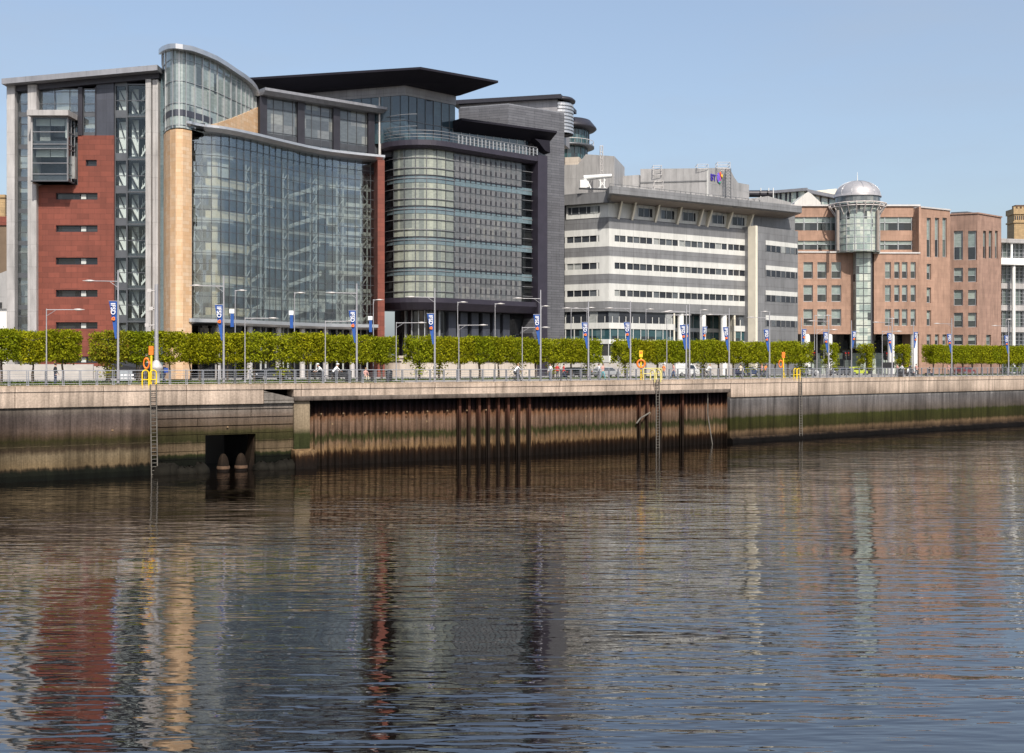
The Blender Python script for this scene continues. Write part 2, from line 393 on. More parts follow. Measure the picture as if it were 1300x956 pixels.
M['rubber']=plain('tyre_rubber',(.015,.015,.016),.85,0,.1,4)
M['carglass']=plain('car_glass',(.015,.02,.024),.05,0,.1,2,spec=.8)
M['redlens']=plain('red_lens',(.40,.015,.01),.3,0,.05,2)
M['bark']=plain('tree_bark',(.085,.065,.05),.9,0,.3,6)
COPING=[(-2.1,(.27,.22,.18)),(-1.5,(.43,.36,.305)),(-.8,(.48,.405,.345)),(-.4,(.50,.42,.36)),(-.05,(.48,.395,.32)),(.1,(.58,.48,.39))]
M['coping']=streak('quay_coping_concrete',COPING,sx=.7,sy=.12,amp=.35,dirt=.5,joint=(6.5,9))
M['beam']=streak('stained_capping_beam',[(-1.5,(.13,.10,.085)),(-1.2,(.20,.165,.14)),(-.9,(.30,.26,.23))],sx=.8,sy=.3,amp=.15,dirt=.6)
M['leftwall']=streak('tidal_concrete_wall',[(-7.3,(.004,.005,.004)),(-6.5,(.006,.007,.004)),(-6.35,(.03,.022,.013)),(-6.15,(.19,.135,.075)),(-5.3,(.19,.145,.09)),(-4.9,(.060,.042,.027)),(-4.5,(.045,.036,.018)),(-4.2,(.040,.035,.013)),(-3.8,(.085,.058,.038)),(-3.4,(.14,.10,.08)),(-3.0,(.12,.09,.078)),(-2.3,(.125,.10,.09)),(-1.6,(.27,.23,.19))],sx=.9,sy=.13,amp=.42,dirt=.6)
M['masonry']=streak('coursed_concrete_wall',[(-7.3,(.004,.005,.004)),(-6.0,(.007,.008,.005)),(-5.75,(.025,.028,.010)),(-5.6,(.15,.11,.065)),(-5.0,(.14,.10,.062)),(-4.6,(.038,.036,.014)),(-3.9,(.060,.052,.022)),(-3.5,(.13,.092,.06)),(-2.6,(.19,.145,.115)),(-1.6,(.30,.27,.24))],sx=.7,sy=.13,amp=.35,dirt=.5,joint=(9,.68))
M['rightwall']=streak('dark_tidal_wall',[(-7.3,(.004,.004,.004)),(-6.7,(.008,.006,.005)),(-6.45,(.06,.04,.025)),(-5.95,(.16,.105,.06)),(-5.6,(.04,.037,.012)),(-4.4,(.045,.048,.013)),(-4.1,(.12,.10,.08)),(-3.4,(.155,.135,.125)),(-2.4,(.17,.16,.16)),(-2.0,(.30,.285,.27))],sx=.6,sy=.13,amp=.40,dirt=.6)
M['bolt']=plain('rusty_bolt',(.20,.13,.07),.9,0,.3,2)
M['piles']=streak('rusty_piling_painted_shade',[(-7.3,(.010,.008,.007)),(-6.5,(.016,.010,.007)),(-6.1,(.04,.02,.010)),(-5.75,(.24,.15,.075)),(-5.2,(.20,.13,.08)),(-4.95,(.075,.065,.03)),(-4.55,(.045,.05,.018)),(-4.2,(.165,.105,.072)),(-3.4,(.235,.15,.105)),(-2.85,(.235,.115,.06)),(-2.55,(.05,.026,.022)),(-1.9,(.016,.012,.015)),(-1.2,(.010,.009,.012))],sx=1.5,sy=.22,amp=.95,dirt=.5,rough=.85)  # top stops darkened to paint the coping's shadow; rust and algae below
M['kpile']=streak('wet_king_pile',[(-7.3,(.012,.009,.008)),(-5.5,(.03,.02,.013)),(-4.2,(.035,.022,.015)),(-2.8,(.10,.045,.03)),(-1.2,(.12,.05,.035))],sx=1.5,sy=.3,amp=.4,dirt=.4,rough=.85)
M['pier']=streak('concrete_pier',[(-6,(.03,.035,.015)),(-4.3,(.045,.05,.018)),(-3.8,(.26,.20,.13)),(-1.4,(.34,.27,.19))],sx=.8,sy=.3,amp=.15,dirt=.25)
M['boulder']=plain('wet_boulder',(.010,.009,.007),.95,0,.5,1.2,spec=.1)
M['pave']=panel('paving_slabs',(.32,.30,.28),.6,.6,.01,var=.08)
M['asphalt']=plain('asphalt',(.052,.052,.055),.9,0,.2,.8)
M['kerb']=plain('kerb_stone',(.36,.35,.34),.8,0,.1,.8)
M['line']=plain('road_paint',(.75,.75,.72),.7,0,.1,.8)
M['earth']=plain('ground_earth',(.11,.105,.085),.95,0,.25,.05)

def leafmat(name,base,red):
    n=NT(name); g=n.n('ShaderNodeNewGeometry'); oi=n.n('ShaderNodeObjectInfo')
    c=n.ramp(g.outputs['Random Per Island'],[(0,sc(base,.38)),(.35,sc(base,.85)),(.7,sc(base,1.4)),(.93-red,(base[0]*1.7,base[1]*1.45,base[2]*1.2)),(1,(.13,.05,.02) if red else sc(base,1.6))])
    tint=n.ramp(oi.outputs['Random'],[(0,(.86,.93,.9)),(.5,(1,1,1)),(1,(1.12,1.04,.9))])
    c=n.mix(1,c,tint,'MULTIPLY')
    d=n.n('ShaderNodeBsdfDiffuse'); t=n.n('ShaderNodeBsdfTranslucent'); m=n.n('ShaderNodeMixShader'); m.inputs[0].default_value=.35
    n.l(c,d.inputs[0]); n.l(n.mix(1,c,(1.25,1.2,.6),'MULTIPLY'),t.inputs[0]); n.l(d.outputs[0],m.inputs[1]); n.l(t.outputs[0],m.inputs[2]); n.l(m.outputs[0],n.out.inputs[0]); return n.m
M['leaf']=leafmat('lime_leaf',(.225,.25,.014),0)
M['leafred']=leafmat('young_reddish_leaf',(.24,.24,.02),.12)
M['grass']=leafmat('grass_blade',(.07,.11,.02),0)
# ---------------------------------------------------------------- quay line
Q=Path([(-900,24),(-300,19.0),(0,17.0),(200,15.8),(380,14.85),(690,13.1),(930,11.3),(1300,8.7),(1700,5.9),(2050,3.4)])
Nq=Vector((.593,-.805)); Tq=Vector((.805,.593)); ANG=math.atan2(.593,.805)
def line_pt(n,px):                       # point on the street-parallel line n.p = n seen at px
    dx=(px-650)/1500.; Z=n/(.805-.593*dx); return Vector((dx*Z,Z))
def line_D(n,px): return 1500./line_pt(n,px).y

# water and land
def watermat():
    n=NT('river_water'); t=n.n('ShaderNodeTexCoord')
    def mp(sx,sy,rot): 
        m=n.n('ShaderNodeMapping'); n.l(t.outputs['Object'],m.inputs[0]); m.inputs['Scale'].default_value=(sx,sy,1); m.inputs['Rotation'].default_value=(0,0,R(rot)); return m.outputs[0]
    a=n.noise(mp(.30,1.25,3),1.0,1.2,.45); b=n.noise(mp(.85,3.3,-4),1.0,1.5,.5); c=n.noise(mp(.06,.17,10),1.0,2,.5)
    calm=n.ramp(c,[(.32,.40),(.5,.95),(.68,1.35)])
    h=n.math('ADD',n.math('MULTIPLY',a,.62),n.math('MULTIPLY',b,.26)); h=n.math('MULTIPLY',h,calm)
    bu=n.n('ShaderNodeBump'); bu.inputs['Strength'].default_value=1; bu.inputs['Distance'].default_value=.088; n.l(h,bu.inputs['Height'])
    d=n.n('ShaderNodeBsdfDiffuse'); d.inputs[0].default_value=(.007,.0045,.003,1)
    g=n.n('ShaderNodeBsdfGlossy'); g.inputs['Roughness'].default_value=.0; n.l(bu.outputs[0],g.inputs['Normal'])
    fr=n.n('ShaderNodeFresnel'); fr.inputs[0].default_value=1.50; n.l(bu.outputs[0],fr.inputs['Normal'])
    f=n.math('MINIMUM',n.math('ADD',n.math('MULTIPLY',fr.outputs[0],1.1),.17),.9)
    mx=n.n('ShaderNodeMixShader'); n.l(f,mx.inputs[0]); n.l(d.outputs[0],mx.inputs[1]); n.l(g.outputs[0],mx.inputs[2]); n.l(mx.outputs[0],n.out.inputs[0]); return n.m
mb=MB(); mb.add([(-3000,-400,WATER),(3000,-400,WATER),(3000,3500,WATER),(-3000,3500,WATER)],[(0,1,2,3)])
tag(mb.build('water',watermat()),kind='structure')
qp=[Q.at(u,-9.6) for u in Q.s]
far=[(2600,3400),(-2600,3400),(-2600,60)]
mb=MB(); mb.prism([(p.x,p.y) for p in qp]+far,-9,-.14); tag(mb.build('ground',M['earth']),kind='structure')
# promenade pavement, road with kerbs and markings, far pavement
def strip(mb,n0,n1,a,b,z0,z1):
    A=[Tq*a-Nq*n0, Tq*b-Nq*n0, Tq*b-Nq*n1, Tq*a-Nq*n1]
    mb.hexa([(p.x,p.y,z0) for p in A],[(p.x,p.y,z1) for p in A])
mb=MB(); pav=[Q.at(u,-.5) for u in Q.s]; out=[Tq*((p.dot(Tq)))-Nq*118 for p in reversed(pav)]
mb.prism([(p.x,p.y) for p in pav]+[(p.x,p.y) for p in out],-.3,0); tag(mb.build('promenade_pavement',M['pave']),kind='structure')
mb=MB(); strip(mb,118,118.3,-90,420,-.3,.01); strip(mb,131.7,132,-90,420,-.3,.01); tag(mb.build('kerbs',M['kerb']),kind='structure')
mb=MB(); strip(mb,118.3,131.7,-90,420,-.3,-.12); tag(mb.build('road',M['asphalt']),kind='structure')
mb=MB(); strip(mb,132,175,-90,420,-.3,0); tag(mb.build('far_pavement',M['pave']),kind='structure')
mb=MB()
for i in range(60): strip(mb,124.9,125.05,-80+i*8,-76+i*8,-.119,-.115)
strip(mb,118.9,119.0,-90,420,-.119,-.115); strip(mb,131.0,131.1,-90,420,-.119,-.115); tag(mb.build('road_markings',M['line']),kind='structure')
mb=MB(); mb.box(-300,300,-60,1.2,-9,0); tag(mb.build('south_quay_ground',M['pave']),kind='structure')

# ---------------------------------------------------------------- river walls
def S(px): return Q.S(px)
def coping_prof(zb): return [(0,zb),(0,-.42),(.07,-.42),(.07,-.02),(0.0,.05),(-1.3,.05),(-1.3,zb)]
# 1 plain tidal wall at the left
t=thing('quay_wall','stained pale concrete quay wall with a tide line left of the culvert','quay wall',(*Q.at(S(100)),0))
mb=MB(); Q.prof(mb,S(-300),S(192),coping_prof(-1.62)); mb.build('coping',M['coping'],t)
mb=MB(); Q.prof(mb,S(-300),S(192),[(-.18,-1.6),(-.18,-4.55),(-.06,-4.62),(-.06,-6.35),(.35,-6.75),(.5,-8.5),(-1.3,-8.5),(-1.3,-1.6)]); mb.build('wall_face',M['leftwall'],t)
mb=MB(); 
for k in range(9): 
    u=S(-200)+k*9.3; Q.box(mb,u,u+.14,-3.58,-3.44,-.2,-.14)
mb.build('drain_stub',M['bolt'],t)
# 2 coursed wall with the culvert
t=thing('culvert_wall','coursed concrete river wall with a black rectangular culvert mouth','quay wall',(*Q.at(S(280)),0))
mb=MB(); Q.prof(mb,S(192),S(335),coping_prof(-1.62)); Q.prof(mb,S(335),S(373),[(0,-.45),(0,-.42),(.07,-.42),(.07,-.02),(0.0,.05),(-1.3,.05),(-1.3,-.45)])
mb.build('coping',M['coping'],t)
mb=MB(); Q.wall(mb,S(192),S(376),-8.5,-1.6,-2.2,-.28,[(S(262),S(326),-9,-4.15)])
Q.poly(mb,[(S(335),-1.6),(S(373.5),-1.6),(S(373.5),-1.18),(S(335),-.55)],-1.2,-.02)
mb.build('wall_face',M['masonry'],t)
mb=MB(); 
for i in range(3): 
    z=-2.0-.67*i; Q.box(mb,S(200),S(373),z-.03,z,-.3,-.2)
mb.build('string_course',M['masonry'],t)
mb=MB(); Q.box(mb,S(258),S(330),-8.5,-1.5,-9,-8.6); Q.box(mb,S(262)-.4,S(262)-.02,-8.5,-1.5,-9,-2.3); Q.box(mb,S(326)+.02,S(326)+.4,-8.5,-1.5,-9,-2.3)
mb.build('culvert_chamber',M['black'],t)
mb=MB(); Q.poly(mb,[(S(317),-7.6),(S(326),-7.6),(S(326),-4.2)],-2.0,-.6); mb.build('culvert_cheek',M['kpile'],t)
for px in (283,305.5):
    c=Q.at(S(px),.1); f=thing('mooring_dolphin','%s rusty bullet-shaped timber fender standing in the culvert mouth'%('left' if px<300 else 'right'),'fender',(c.x,c.y,-7.4),'fenders in the culvert mouth')
    mb=MB(); mb.lathe(c.x,c.y,[(.50,-8.2),(.50,-6.9),(.46,-6.45),(.34,-6.0),(.17,-5.75),(.0,-5.68)],14); mb.build('post',M['kpile'],f)
    mb=MB(); mb.lathe(c.x,c.y,[(.54,-6.95),(.55,-6.8),(.53,-6.7)],14); mb.build('band',M['rust'],f)
random.seed(5)
bl=['left of the ladder foot','just right of the ladder foot','below the tan ledge','second from the culvert on its left','beside the culvert on its left','right of the culvert','between the culvert and the pier','by the foot of the pier','against the pier foot']
for i,px in enumerate((204,216,228,240,253,331,343,354,364)):
    c=Q.at(S(px),.15+random.random()*.3); mb=MB(); n,m=11,8
    mb.ell((c.x,c.y,-7.05-random.random()*.2),(.6+random.random()*.35,.6,.55+random.random()*.45),n,m)
    mb.v=[(x+random.uniform(-.13,.13),y+random.uniform(-.12,.12),z+random.uniform(-.13,.13)) for x,y,z in mb.v]
    tag(mb.build('boulder',M['boulder'],None,(c.x,c.y,-7)),'dark wet boulder at the waterline '+bl[i],'boulder','boulders at the waterline')
# 3 sheet pile wall
a,b=S(375),S(928)
t=thing('sheet_pile_wall','long rusty corrugated sheet-pile wall with algae band under a stained concrete beam','pile wall',(*Q.at(S(640)),0))
mb=MB(); Q.prof(mb,a,b,[(0,-1.05),(0,-.42),(.07,-.42),(.07,-.02),(0.0,.05),(-1.6,.05),(-1.6,-1.05)]); Q.prof(mb,S(373),a,[(0,-1.05),(0,-.42),(.07,-.42),(.07,-.02),(0.0,.05),(-1.6,.05),(-1.6,-1.05)]); mb.build('coping',M['coping'],t)
mb=MB(); Q.prof(mb,S(373),S(926),[(.16,-1.42),(.16,-1.05),(-1.6,-1.05),(-1.6,-1.42)]); mb.build('capping_beam',M['beam'],t)
mb=MB(); Q.box(mb,S(374),S(394),-7.9,-1.42,-1.5,-.12); mb.build('end_pier',M['pier'],t)
mb=MB(); vs=[]; per=.66; u=S(392); W=-1.15; dp=.26; pts=[]
while u<S(927):
    for f,w in ((0,W),(.28,W),(.42,W+dp),(.72,W+dp),(.86,W)): pts.append((u+per*f,w))
    u+=per
for (u,w) in pts:
    q=Q.at(min(u,S(928)),w); vs+=[(q.x,q.y,-8.6),(q.x,q.y,-5.6),(q.x,q.y,-3.5),(q.x,q.y,-1.40)]
mb.add(vs,[(4*i+k,4*i+4+k,4*i+5+k,4*i+1+k) for i in range(len(pts)-1) for k in range(3)])
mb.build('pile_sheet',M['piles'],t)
for px in (588,600,613,625,637.5,650,663.5,677,817,827,844,872):
    mb=MB(); u=S(px); wt=-7.9; Q.box(mb,u-.13,u+.13,wt,-1.42,-.58,-.54); Q.box(mb,u-.03,u+.03,wt,-1.42,-.85,-.58); Q.box(mb,u-.13,u+.13,wt,-1.42,-.9,-.85)
    mb.build('king_pile',M['kpile'],t)
mb=MB(); 
for i in range(9):
    u=S(412)+i*2.1; q=Q.at(u,-.72); mb.ell((q.x,q.y,-2.65),(.09,.09,.09),6,4)
mb.build('tie_bolt',M['bolt'],t)
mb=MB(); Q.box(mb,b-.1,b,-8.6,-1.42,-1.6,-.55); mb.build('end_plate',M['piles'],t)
mb=MB(); p0=Q.at(S(902),-.4); p1=Q.at(S(905),.1)
mb.tube((p0.x,p0.y,-1.5),(p0.x,p0.y,-3.9),.06); mb.tube((p0.x,p0.y,-3.9),(p1.x,p1.y,-8),.065)
mb.build('drain_pipe',M['ladder'],t)
mb=MB(); p0=Q.at(S(829),-.45); p1=Q.at(S(817),-.45); p2=Q.at(S(813),-.6)
mb.path_tube([(p0.x,p0.y,-3.4),(p1.x,p1.y,-3.95),(p2.x,p2.y,-4.5)],.09); mb.build('bent_pipe',M['ladder'],t)
# concrete stump
c=Q.at(S(383),.7); mb=MB(); random.seed(9)
Q.prof(mb,S(369),S(395),[(.1,-5.55),(.95,-5.65),(1.15,-6.1),(1.3,-8),(.1,-8)])
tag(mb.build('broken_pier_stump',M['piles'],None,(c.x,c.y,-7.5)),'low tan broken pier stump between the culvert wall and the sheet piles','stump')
# 4 right wall
t=thing('quay_wall','dark tide-stained quay wall with a green weed band right of the sheet piles','quay wall',(*Q.at(S(1100)),0))
mb=MB(); Q.prof(mb,S(928),S(2050),coping_prof(-2.0)); mb.build('coping',M['coping'],t)
mb=MB(); Q.prof(mb,S(928),S(2050),[(-.15,-1.98),(-.15,-6.5),(.25,-6.75),(.4,-8.5),(-1.3,-8.5),(-1.3,-1.98)]); mb.build('wall_face',M['rightwall'],t)
# step ledge right of the ladder, wall extends left
# ---------------------------------------------------------------- ladders on the wall
def ladder(px,label,w=.14,zb=-7.5,lean=0.35,yellow=None,mat='ladder'):
    q=Q.at(S(px),w); t=thing('wall_ladder',label,'ladder',(q.x,q.y,zb),'ladders on the river wall')
    for s in (-1,1):
        mb=MB(); a=Q.at(S(px)+s*.24,w); b=Q.at(S(px)+s*.24,w+lean)
        mb.tube((b.x,b.y,zb),(a.x,a.y,.1),.05); mb.build('rail',M[mat],t)
    for i in range(24):
        z=zb+.3*i+.1
        if z>0: break
        f=(z-zb)/(-zb); ww=w+lean*(1-f); a=Q.at(S(px)-.24,ww);b=Q.at(S(px)+.24,ww)
        mb=MB(); mb.tube((a.x,a.y,z),(b.x,b.y,z),.028,n=5); mb.build('rung',M[mat],t)
    return t
ladder(194,'grey galvanised ladder down the wall below the yellow hoops, left of the culvert')
ladder(832.5,'dark vertical ladder down the sheet-pile wall below the pale yellow gate',w=.30,lean=0,zb=-7.2)
ladder(1015,'slim grey ladder down the right-hand quay wall below the yellow hoops',w=.12,lean=.1)
def hoops(px,label,n=2,mat='yellow'):
    q=Q.at(S(px),-.1); t=thing('ladder_hoops',label,'safety rail',(q.x,q.y,.05),'yellow hoops at the ladder heads')
    for k in range(n):
        u=S(px)+(k-(n-1)/2)*.62; mb=MB(); pts=[]
        for i in range(9):
            th=math.pi*i/8; a=Q.at(u-.26*math.cos(th),.02); pts.append((a.x,a.y,.95+.26*math.sin(th)))
        a=Q.at(u-.26,.02); b=Q.at(u+.26,.02); pts=[(a.x,a.y,-.25)]+pts+[(b.x,b.y,-.25)]
        mb.path_tube(pts,.06); mb.build('hoop',M[mat],t)
        mb=MB(); mb.tube((a.x,a.y,.45),(b.x,b.y,.45),.045); mb.build('crossbar',M[mat],t)
    return t
hoops(189.5,'bright yellow double ladder hoops on the coping left of the orange lifebuoy post')
hoops(1011.5,'bright yellow double ladder hoops on the coping near the bend of the quay')
q=Q.at(S(832),0); t=thing('ladder_gate','pale yellow tubular gate frame at the ladder head on the sheet-pile wall','gate',(q.x,q.y,0))
mb=MB()
for du,z in ((-1.5,1.25),(1.3,1.25)):
    a=Q.at(S(832)+du,-.3); mb.tube((a.x,a.y,0),(a.x,a.y,z),.06)
a=Q.at(S(832)-1.5,-.3);b=Q.at(S(832)+1.3,-.3); mb.tube((a.x,a.y,1.25),(b.x,b.y,1.25),.06); mb.tube((a.x,a.y,.7),(b.x,b.y,.7),.05); mb.build('frame',M['paleyellow'],t)
mb=MB()
for s in (-.45,.45):
    pts=[]
    for i in range(9):
        th=math.pi*i/8; w=-.3+.32*(1-math.cos(th)); a=Q.at(S(832)+s,w); pts.append((a.x,a.y,.75+.35*math.sin(th)))
    a=Q.at(S(832)+s,-.3); b=Q.at(S(832)+s,.34); mb.path_tube([(a.x,a.y,0)]+pts+[(b.x,b.y,-.2)],.08)
mb.build('hoop',M['paleyellow'],t)
# lifebuoy posts
def lifebuoy(px,label,side=0):
    q=Q.at(S(px),-.75); t=thing('lifebuoy_post',label,'lifebuoy',(q.x,q.y,0),'lifebuoy posts along the railing')
    mb=MB(); mb.tube((q.x,q.y,0),(q.x,q.y,2.4),.09); a=q+Tq*.35; mb.tube((a.x,a.y,0),(q.x,q.y,1.2),.05); mb.build('post',M['yellow'],t)
    mb=MB(); mb.box(q.x-.18,q.x+.18,q.y-.1,q.y+.06,2.45,3.15); mb.build('sign_box',M['orange'] if side else M['yellow'],t)
    mb=MB(); mb.box(q.x-.13,q.x+.13,q.y-.115,q.y-.10,2.8,3.05); mb.build('notice',M['orange'],t)
    mb=MB(); n=20; vs=[]; cx,cy,cz=q.x+(-.35 if side else 0),q.y-.16,1.75
    for i in range(n):
        th=2*math.pi*i/n
        for k in range(6):
            ph=2*math.pi*k/6; r=.40+.10*math.cos(ph); vs.append((cx+r*math.cos(th)*(.55 if side else 1),cy+.10*math.sin(ph),cz+r*math.sin(th)))
    mb.add(vs,[(i*6+k,((i+1)%n)*6+k,((i+1)%n)*6+(k+1)%6,i*6+(k+1)%6) for i in range(n) for k in range(6)],True); mb.build('lifebuoy',M['orange'],t)
lifebuoy(195.5,'yellow lifebuoy post with orange sign beside the left-hand yellow hoops',1)
lifebuoy(820,'yellow lifebuoy post with an orange ring in front of the white banded building',0)
lifebuoy(1001,'yellow-orange lifebuoy post left of the right-hand yellow hoops',1)

# ---------------------------------------------------------------- railing in bays
bays=[(-60,60,'at the far left below the red-clad building'),(60,186,'left of the yellow ladder hoops'),(196,300,'in front of the tan curved tower'),(300,395,'above the end of the culvert wall'),
(395,495,'in front of the curved glass facade'),(495,600,'in front of the cream plinth of the dark building'),(600,715,'in front of the dark grey pier wall'),(715,822,'left of the pale yellow ladder gate'),
(842,925,'right of the pale yellow ladder gate'),(925,1006,'left of the right-hand yellow hoops'),(1018,1110,'in front of the domed tower'),(1110,1210,'beside the litter bin on the right'),(1210,1330,'at the far right of the quay')]
for a,b,txt in bays:
    u0,u1=S(a),S(b); m=Q.at((u0+u1)/2,-.35); t=thing('quay_railing','grey steel quay railing '+txt,'railing',(m.x,m.y,0),'railing bays on the quay edge')
    mb=MB(); Q.box(mb,u0,u1,1.17,1.23,-.40,-.33); mb.build('top_rail',M['rail'],t)
    mb=MB()
    for k in range(5):
        z=.20+.18*k; Q.box(mb,u0,u1,z-.012,z+.012,-.375,-.35)
    mb.build('lower_rails',M['rail'],t)
    n=max(2,round((u1-u0)/1.35)); 
    for i in range(n+1):
        u=u0+(u1-u0)*i/n; mb=MB()
        for d in (-.06,.06): Q.box(mb,u+d-.02,u+d+.02,0.05,1.17,-.42,-.32)
        Q.box(mb,u-.1,u+.1,.05,.09,-.44,-.28)
        mb.build('post',M['rail'],t)
# low grass and planting behind the railing (uncountable)
random.seed(3); mb=MB()
for i in range(9000):
    u=random.uniform(S(-100),S(520)); w=-random.uniform(.75,1.7)*1.0; q=Q.at(u,w); h=random.uniform(.06,.2); r=random.uniform(.03,.07); an=random.random()*6.28
    dx,dy=math.cos(an)*r,math.sin(an)*r; mb.add([(q.x-dx,q.y-dy,0),(q.x+dx,q.y+dy,0),(q.x+dy*.6,q.y-dx*.6,h)],[(0,1,2)])
for i in range(16000):
    px=random.uniform(-60,1360)
    if 1030<px<1170: continue
    q=line_pt(109+random.uniform(-1.3,5.5),px); h=random.uniform(.06,.25); r=random.uniform(.04,.09); an=random.random()*6.28
    dx,dy=math.cos(an)*r,math.sin(an)*r; mb.add([(q.x-dx,q.y-dy,0),(q.x+dx,q.y+dy,0),(q.x+dy*.6,q.y-dx*.6,h)],[(0,1,2)])
tag(mb.build('grass',M['grass']),'short green grass and ground cover behind the railing and under the trees','grass',kind='stuff')
# ================================================================ building 1 : red / tan / curved glass office
def rng(a,b,st):
    out=[];x=a
    while x<b-1e-6: out.append(x); x+=st
    return out
def mullions(mb,path,u0,u1,step,z0,z1,w0,w1,t=.06):
    for u in rng(u0,u1+.01,step):
        path.box(mb,u-t/2,u+t/2,z0,z1,w0,w1)
def office(parent,path,u0,u1,floors,depth=6,bay=1.7,seed=1,blind=.5,wallmat='interior_dk',slabmat='slab',z1=None,w=-.35):
    """rooms behind clear glass: floor slabs, blinds, back wall, desks/partitions"""
    r=random.Random(seed); sl=MB(); bl=MB(); bk=MB(); pt=MB()
    z1=z1 or floors[-1]
    for k,z in enumerate(floors[:-1]):
        zt=floors[k+1]
        path.box(sl,u0,u1,z-.12,z+.42,w-depth,w)
        u=u0
        run=0; hgt=.9
        while u<u1-.3:
            e=min(u+bay,u1)
            if run<=0: run=r.randint(1,4); on=r.random()<blind; hgt=r.choice([.6,.8,.8,1.2,2.2])
            run-=1
            if on: path.box(bl,u+.05,e-.05,zt-.15-hgt,zt-.15,w-.5,w-.42)
            if r.random()<.28:
                a=u+r.random()*.5; path.box(pt,a,a+r.choice([.25,.5,1.2]),z+.42,z+r.choice([1.3,1.6,3.0]),w-r.uniform(1.2,depth-1.2),w-1.0)
            u=e
    path.box(bk,u0,u1,floors[0],z1,w-depth-.2,w-depth)
    path.box(sl,u0,u1,z1-.15,z1,w-depth,w)
    sl.build('floor_slab',M[slabmat],parent); 
    if bl.v: bl.build('blind',M['blind'],parent)
    bk.build('inner_wall',M[wallmat],parent)
    if pt.v: pt.build('partition',M['interior'],parent)

L=Path([(8,10.9),(206.5,10.9)]); lu=L.S; lz=lambda y: H(y,10.9)
b1=thing('office_building','red terracotta and tan stone office block with a concave glass facade and rounded glass turret','office building',(*P(240,10.7),0))
GF=[lz(y) for y in (472,432,391.5,351,310,269,228.5,187.5,146.5,112)]
# concrete frame columns and roof slab
for a,b in ((12,21.5),(38,49)):
    mb=MB(); L.pbox(mb,a,b,0,lz(109),-1.2,.65); mb.build('concrete_pier',M['conc_light'],b1)
zr=lambda u: lz(104)+ (lz(86.5)-lz(104))*max(0,min(1,(u-lu(40))/(lu(191)-lu(40))))
mb=MB(); L.box(mb,lu(9.5),lu(205),lambda u:zr(u)-.62,zr,-18,1.6); mb.build('roof',M['roof_metal'],b1)
mb=MB(); L.box(mb,lu(13),lu(203),lambda u:zr(u)-1.25,lambda u:zr(u)-.64,-17,.35); mb.build('roof_soffit',M['dark'],b1)
# left glazed strip
def strip_glz(px0,px1,py0,py1,bay,seed,w=-.25,bl=.6,fl=None,glass='glass',mat='mull'):
    fl=fl or GF; z0,z1=lz(py1),lz(py0); f=[z for z in fl if z0-.5<z<z1-1.5]; 
    if not f or f[0]>z0+1: f=[z0]+f
    office(b1,L,lu(px0),lu(px1),f+[z1],5,bay,seed,bl,w=w-.15)
    mb=MB(); L.pbox(mb,px0,px1,z0,z1,w-.03,w); mb.build('glazing',M[glass],b1)
    mb=MB(); mullions(mb,L,lu(px0)+.05,lu(px1)-.05,bay,z0,z1,w,w+.09)
    for z in f: 
        L.pbox(mb,px0,px1,z-.12,z+.42,w+.0,w+.03)
        L.pbox(mb,px0,px1,z+1.35,z+1.42,w,w+.07)
        L.pbox(mb,px0,px1,z+2.75,z+2.82,w,w+.07)
    L.pbox(mb,px0,px1,z1-.1,z1,w,w+.09); mb.build('mullion_grid',M[mat],b1)
strip_glz(21.5,38,112,480,1.5,3,bl=.9)
strip_glz(49,105,112,172,1.75,5,bl=.6)
strip_glz(105,122,112,172,1.55,8,bl=.7)
mb=MB(); L.pbox(mb,99.5,105,lz(172),lz(111),-.3,.15); L.pbox(mb,120.8,122.3,lz(172),lz(111),-.3,.1); mb.build('dark_post',M['dark'],b1)
mb=MB(); L.pbox(mb,122.3,144.5,lz(172),lz(105),-.6,.02); mb.build('slate_panel',M['slate'],b1)
# red wall with its slot windows
holes=[];slots=[]
for (x0,x1,y0,y1) in ((109,123,203,211),(71,124,245,253.5),(71,124,286,294.5),(71,124,327,336),(71,124,368,377),(71,124,409,417.5),(71,124,452.5,461)):
    holes.append((lu(x0),lu(x1),lz(y1),lz(y0)))
mb=MB(); L.wall(mb,lu(99),lu(144.8),lz(235),lz(172),-.7,.05,[h for h in holes if h[2]>lz(235)])
L.wall(mb,lu(49),lu(144.8),lz(465),lz(235),-.7,.05,[h for h in holes if h[2]<lz(235)]); mb.build('terracotta_wall',M['red'],b1)
mb=MB(); L.pbox(mb,46,146,0,lz(465),-.7,.12); mb.build('plinth',M['conc'],b1)
for h in holes:
    mb=MB(); a,b,c,d=h; f=.09
    for q in ((a,a+f,c,d),(b-f,b,c,d),(a+f,b-f,c,c+f),(a+f,b-f,d-f,d)): L.box(mb,*q,-.45,-.15)
    if b-a>2:
        L.box(mb,a+(b-a)*.55,a+(b-a)*.55+.07,c+f,d-f,-.42,-.2)
    wn=mb.build('window',M['dark'],b1)
    mb=MB(); L.box(mb,a+f,b-f,c+f,d-f,-.36,-.33); mb.build('pane',M['dark_gl'],wn)
    if b-a>2:
        mb=MB(); L.box(mb,a+(b-a)*.58,a+(b-a)*.70,c+f,d-f,-.34,-.31); mb.build('blind',M['blind'],wn)
